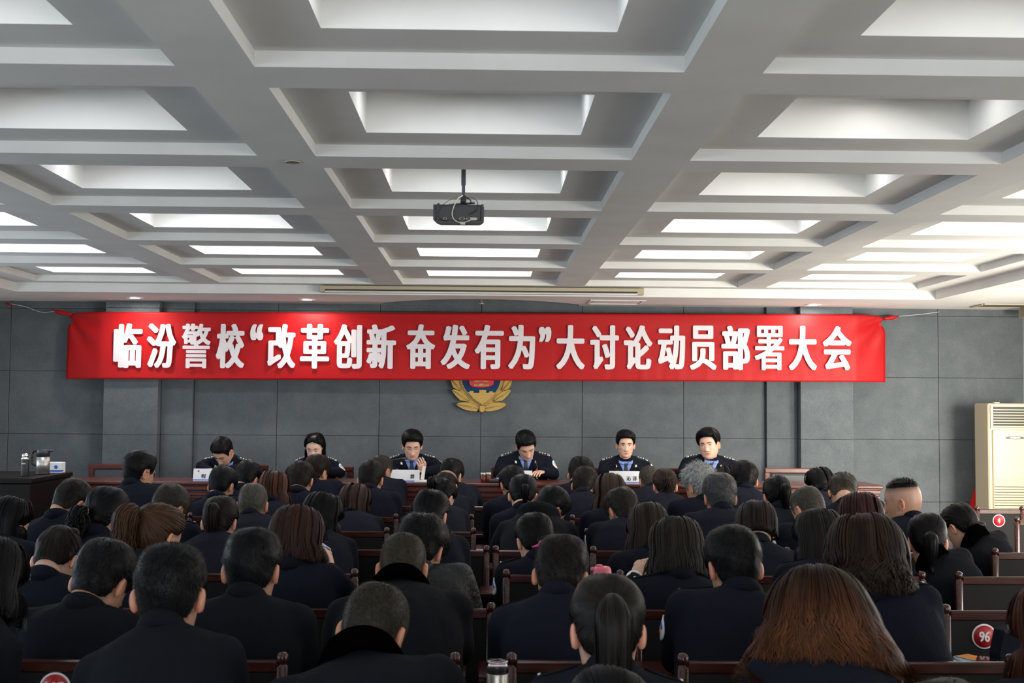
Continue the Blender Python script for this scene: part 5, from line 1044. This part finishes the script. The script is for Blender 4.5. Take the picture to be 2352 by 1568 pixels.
 (2178, 1580, 190, 'Z', 'm', 'short', BLK, 0, 40, 0, 'navy', dict(), 'person with only a dark crown of hair showing below the notebooks'),
]

ONLY = None
CLASHX = {}
CHAIRS_AT = []
PLAN = []
for rec in A:
    cx, top, w, row, sex, style, colr, yaw, pitch, roll, coat, op, label = rec; op = dict(op)
    hw = .165 if sex == 'm' else (.172 if style in ('long', 'bob', 'curly') else .163)
    yr = ROW[row]+.17; Yh = min(max(FPX*hw/w, yr+.10), yr+.62)
    cyp = top+(.126+.01*(style in ('long', 'bob', 'curly')))*FPX/Yh; hc = at(cx, cyp, Yh); bx = at(cx+op.get('dxp', 0), cyp, yr).x
    PLAN.append([min(max(bx, hc.x-.26), hc.x+.26), yr, hc, row, op, rec])
for row in ROW:   # elbow room between neighbours on one bench, hips never far from below the head
    q = sorted([p for p in PLAN if p[3] == row], key=lambda p: p[0])
    for _ in range(60):
        for a, b in zip(q[:-1], q[1:]):
            gap = b[0]-a[0]
            if gap < .50: m = (.50-gap)*.5; a[0] = max(a[0]-m, a[2].x-.27); b[0] = min(b[0]+m, b[2].x+.27)
    for a, b in zip(q[:-1], q[1:]): a[4].setdefault('gapR', b[0]-a[0]); b[4].setdefault('gapL', b[0]-a[0])
for bx, yr, hc, row, op, rec in PLAN:
    cx, top, w, row, sex, style, colr, yaw, pitch, roll, coat, _op, label = rec
    if ONLY and row not in ONLY: continue
    near = {'Z': .6, 'A': 1.0, 'B': .9, 'C': .7, 'D': .55, 'E': .42, 'F': .34, 'G': .3, 'H': .28}[row]
    g_ = min(op.get('gapR', 9), op.get('gapL', 9))
    if g_ < .47: op['bw'] = op.get('bw', 1)*max(.84, g_/.47)
    person(label, (bx, yr, 0), hc, 0.0, yaw, pitch, roll, sex, style, colr, coat, 'skin2' if sex == 'm' else 'skin', near, None, op); CHAIRS_AT.append((bx, row, label))

# officers behind the table, facing the hall
YS = 10.66
S = [
 (512, 1004, 43, 'm', 'short', BLK, 22, 48, -6, dict(eyes='down', vb=.80, dyb=.22), 'officer bowed over his papers behind the first white name plate'),
 (723, 995, 44, 'f', 'bob', BLK, 6, 18, 0, dict(eyes='down', L=.085, cov=106, hl0=.03, hf=.02, wave=.0005, vol=.45, lip=(.75, .22, .30), pin=False), 'woman officer with a shoulder-length black bob looking down'),
 (947, 990, 43, 'm', 'short', BLK, -6, 20, 0, dict(eyes='down', glasses=M['steel'], vol=1.5, armL=((-.25, .16, 1.0), (-.10, .27, .985)), handL=((.0, .5, .6), (-.3, .8, .2), .9)), 'officer in thin glasses reading, one hand raised with a folded paper'),
 (1208, 990, 44, 'm', 'short', BLK, -14, 40, 12, dict(eyes='down', vol=1.1, dyb=.15, bw=1.08), 'heavy officer with head tilted down, reading into the microphone'),
 (1437, 988, 41, 'm', 'short', BLK, 2, 4, 0, dict(eyes='open', vol=1.3, fade=.1, neck=.04), 'officer sitting upright and looking straight at the hall'),
 (1628, 988, 46, 'm', 'short', BLK, 24, 2, 7, dict(eyes='open', vol=1.6, fade=.1, cheek=.10, bw=1.06, fat=1.06, patch=1), 'stout officer with head turned and tilted aside, last before the dark pilaster'),
]
OFFX = []
for cx, top, w, sex, style, colr, yaw, pitch, roll, op, label in S:
    if ONLY and 'S' not in ONLY: continue
    op = dict(op); dyb = op.pop('dyb', .06); Yh = YS
    cyp = top+.125*FPX/Yh*op.get('hs', 1); hc = at(cx, cyp, Yh); by = Yh+dyb+.06
    op.update(front=True, dz=TZ-DAIS+.07, neck=op.get('neck', .022), hs=w/43.0*.96 if sex == 'm' else .93)
    person(label, (hc.x, by, DAIS), hc, math.pi, yaw, pitch, roll, sex, style, colr, 'navy', 'skin3' if sex == 'f' else 'skin', .6, 'officers behind the head table', op); OFFX.append((hc.x, by))
# ------------------------------------------------------------------ chairs under everyone and the empty ones
for bx, row, label in CHAIRS_AT:
    lab = ' '.join(label.split()[:13]).rstrip(',')
    c = chair(bx, row, ('chair under the ' + lab))
    if 'leaning aside on the number 115' in label: c.location.x = at(140, 1500, ROW['B']).x; number_disc(c, '115', at(130, 1550, ROW['B']).x-c.location.x); c['label'] = 'dark wooden chair with the red and white number 115 disc'
    if 'bent far down' in label: c.location.x += .115
    if 'big loose dark-brown curls' in label: c.location.x = at(2191, 1530, ROW['B']).x
for px, k, num, lab in ((812, 'E', None, 'empty dark wooden chair behind the woman with brown hair over one side'), (1042, 'E', None, 'empty dark wooden chair beside the hooded black coat'), (2275, 'C', '96', 'dark wooden chair with the red and white number 96 disc'), (2297, 'H', '4', 'dark wooden chair with the red and white number 4 disc, before the air conditioner'), (2395, 'G', None, 'dark wooden chair post at the picture edge beside the number 4 chair'), (-108, 'C', '', 'dark wooden chair with a red disc half hidden at the picture edge')):
    if ONLY and k not in ONLY: continue
    x = at(px, 1300, ROW[k]).x; c = chair(x, k, lab)
    if num: number_disc(c, num, {'96': at(2258, 1460, ROW['C']).x-x, '4': at(2293, 1195, ROW['H']).x-x}[num], {'96': at(2258, 1460, ROW['C']).z, '4': at(2293, 1195, ROW['H']).z}[num])
    elif num == '': number_disc(c, '1', 0.108)
k = 0
for x, by in OFFX:
    if k == 0: c = ec0; c.location = (x, by+.06, DAIS)
    else: c = dup(ec0, (x, by+.06, DAIS))
    c.rotation_euler.z = 0; c['group'] = 'armchairs on the dais'; c['label'] = 'red-brown armchair under the ' + ['bowed officer behind the first name plate', 'woman officer with the black bob', 'officer in thin glasses', 'heavy officer reading into the microphone', 'upright officer looking at the hall', 'stout officer turned aside'][k]; k += 1
for (px, py, lab) in ((278, 1072, 'empty red-brown armchair behind the table near the lectern'), (1830, 1086, 'empty red-brown armchair behind the table before the far pilaster')):
    p = at(px, py, 11.2); c = ec0 if k == 0 else dup(ec0, (p.x, 11.0, DAIS)); c.location = (p.x, 11.0, DAIS); c['label'] = lab; c['group'] = 'armchairs on the dais'; k += 1

# ------------------------------------------------------------------ on the head table
def plate(px, py, label, texts, w=.30, dx=0, rz=0):
    p = at(px, py, TY0+.10); t = thing('name_plate', label, 'name plate', (p.x, TY0+.10, TZ+.001), rz, 'name plates on the head table'); h = .098
    g = G(); prism(g, [(-w/2, 0), (w/2, 0), (w/2, h), (-w/2, h)], -.002, .002, mtx=Matrix.Translation((0, -.022, .003)) @ Matrix.Rotation(-.22, 4, 'X')); prism(g, [(-w/2, 0), (w/2, 0), (w/2, h), (-w/2, h)], -.002, .002, mtx=Matrix.Translation((0, .026, .003)) @ Matrix.Rotation(.22, 4, 'X')); box(g, (-w/2, -.03, 0), (w/2, .03, .004), .001); g.obj('card', M['white'], t, False)
    mt = Matrix.Translation((0, -.0245, .003)) @ Matrix.Rotation(-.22, 4, 'X')
    g = G()
    for s, x0, x1, z0, z1 in texts: put_text(g, s, x0, x1, z0, z1, -.0005, .0012, mtx=mt, depth=.0008)
    if texts: g.obj('lettering', M['ink'], t, False)
    g = G(); prism(g, [(-w/2, .002), (w/2, .002), (w/2, .010), (-w/2, .010)], -.0006, 0, mtx=mt); g.obj('blue_band', M['bluep'], t, False)
    return t
a = plate(484, 1100, 'white name plate in front of the bowed officer', [('程', -.075, -.035, .02, .055), ('广', .0, .04, .02, .055)], .28)
g = G(); prism(g, [(-.105, .072), (-.092, .072), (-.092, .085), (-.105, .085)], -.0008, 0, mtx=Matrix.Translation((0, -.0245, .003)) @ Matrix.Rotation(-.22, 4, 'X')); g.obj('small_emblem', M['red'], a, False)
plate(930, 1108, 'white name plate in front of the officer in thin glasses', [('群', .045, .078, .025, .062)], .24)
plate(1434, 1111, 'white name plate in front of the upright officer', [('沁', .015, .052, .018, .056), ('泽', .066, .105, .018, .056)], .25)
plate(1200, 1108, 'white name plate mostly hidden before the heavy officer', [], .16)
def flatbox(name, label, cat, px, py, Y, sx, sy, h, m, z, rz=0, bev=.002, group=None):
    p = at(px, py, Y); g = G(); box(g, (-sx/2, -sy/2, 0), (sx/2, sy/2, h), bev); o = g.obj(name, m, loc=(p.x, Y, z+.0005)); o.rotation_euler.z = rz; return tag(o, label, cat, group)
flatbox('paper_stack', 'low stack of white papers on the table before the officer in glasses', 'papers', 972, 1107, TY0+.13, .14, .2, .012, M['paper'], TZ)
flatbox('document', 'open pages on the table under the heavy officer', 'papers', 1180, 1106, TY0+.15, .16, .14, .008, M['paper'], TZ, .1)
flatbox('blue_folder', 'light blue folder held before the heavy officer on the table', 'folder', 1178, 1104, TY0+.37, .30, .17, .02, mat('periwinkle_cover', (.30, .34, .75), .6), TZ, -.1)
p = at(971, 1085, TY0+.22); t = thing('folded_paper', 'folded white sheet held up by the officer in thin glasses', 'paper', (p.x, TY0+.22, p.z)); g = G(); prism(g, [(-.02, -.055), (.012, -.06), (.026, .05), (.0, .056)], -.003, .0, mtx=Matrix.Rotation(.5, 4, 'Z')); prism(g, [(-.018, -.055), (.010, -.06), (.022, .05), (.002, .054)], .004, .007, mtx=Matrix.Rotation(.3, 4, 'Z')); g.obj('sheet', M['paper'], t, False)
for px, lab, r, hh in ((1110, 'small glass of dark tea on the table beside the heavy officer', .022, .078), (1122, 'second small glass of dark tea standing next to the microphone', .021, .080)):
    p = at(px, 1107, TY0+.12); t = thing('tea_glass', lab, 'glass', (p.x, TY0+.12, TZ+.001), 0, 'tea glasses'); g = G(); lathe(g, [(.001, 0), (r, .0), (r*1.02, hh*.72), (.001, hh*.72)], 20); g.obj('tea', M['glassdark'], t); g = G(); lathe(g, [(r*1.02, hh*.7), (r*1.06, hh), (r*.96, hh), (r*.95, hh*.73), (.001, hh*.725)], 20); g.obj('rim', M['steel'], t)
def mic(px, py, tip, label):
    p = at(px, py, TY0+.12); t = thing('microphone', label, 'microphone', (p.x, TY0+.12, TZ+.001), 0, 'gooseneck microphones'); q = at(tip[0], tip[1], TY0+.3)-Vector((p.x, TY0+.12, TZ+.001))
    g = G(); box(g, (-.05, -.035, 0), (.05, .05, .025), .006); g.obj('base', M['black'], t, False)
    g = G(); tube(g, spl([(0, 0, .02), (q.x*.15, q.y*.1, q.z*.5), (q.x*.5, q.y*.5, q.z*.95), (q.x, q.y, q.z)], 20), .0042, 8); g.obj('gooseneck', M['black'], t)
    g = G(); capsule(g, (q.x*.9, q.y*.9, q.z*.995), (q.x*1.06, q.y*1.06, q.z*.99), .009, .011); g.obj('head', M['black'], t)
mic(1137, 1106, (1183, 1070), 'black gooseneck microphone bent towards the heavy officer'); mic(868, 1104, (930, 1052), 'thin black gooseneck microphone before the officer in thin glasses')

# ------------------------------------------------------------------ on the bench desks
Y = ROW['C']+.66; p = at(1383, 1330, Y); s = Y/FPX
t = thing('drink_bottle', 'clear dark-red drink bottle with a pink flip lid on a bench desk', 'bottle', (p.x, Y, DZ+.001)); r = 21*s
g = G(); lathe(g, [(.001, 0), (r*.9, 0), (r*.92, .01), (r, .15), (r*.98, .168), (.001, .168)], 28); g.obj('body', M['maroon'], t)
g = G(); lathe(g, [(r*1.05, .165), (r*1.1, .17), (r*1.1, .198), (r*1.04, .203), (r*.98, .225), (r*.8, .235), (.001, .237)], 28); box(g, (-r*1.25, -.012, .215), (-r*.7, .012, .232), .005); lathe(g, [(.001, .236), (.013, .236), (.013, .243), (.001, .245)], 16, org=(-.012, 0, 0)); g.obj('lid', M['pink'], t)
p2 = at(1409, 1320, Y); g = G(); tube(g, spl([(r*1.05, 0, .19), (r*1.3, -.01, .20), (r*1.42, 0, .17), (r*1.4, 0, .12), (r*1.36, 0, .09)], 12), .004, 8); g.obj('strap', M['pink'], t)
Y = ROW['A']+.62; p = at(1143, 1540, Y); s = Y/FPX; r = 24.5*s; zt_ = at(1143, 1516, Y).z-DZ
t = thing('steel_flask', 'shiny steel tea flask with a clear lid on the rear bench desk', 'flask', (p.x, Y, DZ+.001))
g = G(); lathe(g, [(.001, 0), (r, 0), (r, zt_-.036), (r*.94, zt_-.033), (.001, zt_-.033)], 32); g.obj('body', M['steel'], t)
g = G(); lathe(g, [(r*.92, zt_-.034), (r*.92, zt_-.014), (.001, zt_-.013)], 32); g.obj('stopper', M['creamd'], t)
g = G(); lathe(g, [(r*1.0, zt_-.034), (r*1.0, zt_-.005), (r*.95, zt_), (.001, zt_), (.001, zt_-.003), (r*.93, zt_-.004), (r*.95, zt_-.03)], 32); g.obj('clear_lid', M['lglass'], t)
Y = ROW['B']+.66
flatbox('notebook', 'thick pale notebook under the light blue booklet on a bench desk', 'notebook', 2252, 1528, Y, .125, .2, .018, M['paper'], DZ, .04, group='things on the desk below number 96')
flatbox('booklet', 'light blue booklet lying on the pale notebook', 'booklet', 2250, 1515, Y+.01, .12, .19, .010, M['ltblue'], DZ+.019, -.04, group='things on the desk below number 96')
flatbox('orange_leaflet', 'orange leaflet poking out under the black phone', 'leaflet', 2245, 1495, Y+.05, .07, .14, .003, M['orange'], DZ+.0298, .5, .001, group='things on the desk below number 96')
p = at(2258, 1497, Y); t = thing('mobile_phone', 'black mobile phone on top of the light blue booklet', 'phone', (p.x, Y-.03, DZ+.0338), -.45); g = G(); box(g, (-.036, -.072, 0), (.036, .072, .009), .003); g.obj('body', M['black'], t, False); g = G(); box(g, (-.033, -.066, .0085), (.033, .066, .0098), .0004); g.obj('screen', mat('phone_glass', (.01, .01, .012), .05), t, False)
p = at(2303, 1478, Y+.02); t = thing('printed_bag', 'small dark blue printed bag standing beside the pile of notebooks', 'bag', (p.x, Y+.02, DZ+.001), .25); g = G(); prism(g, [(-.035, 0), (.04, 0), (.05, .10), (.02, .15), (-.02, .14), (-.04, .06)], -.02, .02, bevel=.05); g.obj('pouch', M['navy'], t, False); g = G(); prism(g, [(-.022, .012), (.03, .012), (.037, .095), (.014, .13), (-.012, .12), (-.027, .055)], -.034, -.026); q = g.obj('print_field', mat('steel_blue_print', (.05, .12, .25), .6), t, False)
g = G()
for k, (x, z, w_, h_) in enumerate(((-.015, .03, .012, .022), (.004, .035, .014, .02), (-.012, .065, .02, .012), (.012, .07, .014, .024), (0, .1, .016, .01))): prism(g, [(x, z), (x+w_, z+.003), (x+w_, z+h_), (x, z+h_-.003)], -.0355, -.0335)
g.obj('white_print', M['white'], q, False)
Y = ROW['A']+.66; flatbox('white_papers', 'white papers on the bench desk behind the number 115 chair', 'papers', 30, 1482, ROW['B']+.62, .16, .2, .02, M['paper'], DZ, .2)
flatbox('glossy_folder', 'glossy pale purple folder on a bench desk behind the pink clip woman', 'folder', 1090, 1390, ROW['C']+.62, .16, .22, .012, mat('violet_cover', (.30, .28, .45), .2), DZ, 0)
# pink claw clip, watch, pen and hair tie belong to single persons: parented below
def child_of(label_part):
    for o in bpy.data.objects:
        if o.parent is None and o.get('category') == 'person' and label_part in o['label']: return o
def local(o, p): return np.array(p)-np.array(o.location)
o = child_of('bright pink clip')
if o:
    c = np.array(at(1240, 1252, 5.24))-np.array(o.location); g = G()
    tube(g, spl([c+np.array([-.034, -.03, -.004]), c+np.array([-.01, -.048, .004]), c+np.array([.014, -.045, .013]), c+np.array([.034, -.03, .02])], 12), np.interp(np.linspace(0, 1, 12), [0, .5, 1], [.003, .008, .004]), 8); torus(g, c+np.array([.006, -.05, .012]), .011, .004, (.2, -1, .2), 18)
    for s in (-1, 1): tube(g, spl([c+np.array([.0, -.048, .006]), c+np.array([.006+s*.012, -.058, .012+s*.01])], 6), .004, 6)
    g.obj('claw_clip', M['hotpink'], o)
a, b = at(724, 1238, 4.97), at(760, 1263, 4.93); t = thing('pen', 'white pen held by the woman with the brown bob', 'pen', a); d = np.array(b-a); g = G(); tube(g, [(0, 0, 0), d*.75, d*.76, d*.93, d], [.0045, .0045, .0048, .0045, .001], 10); g.obj('barrel', M['white'], t); g = G(); tube(g, [d*.70+np.array([0, -.006, .001]), d*.97+np.array([0, -.006, .001])], .0018, 8); g.obj('clip', M['bluep'], t)
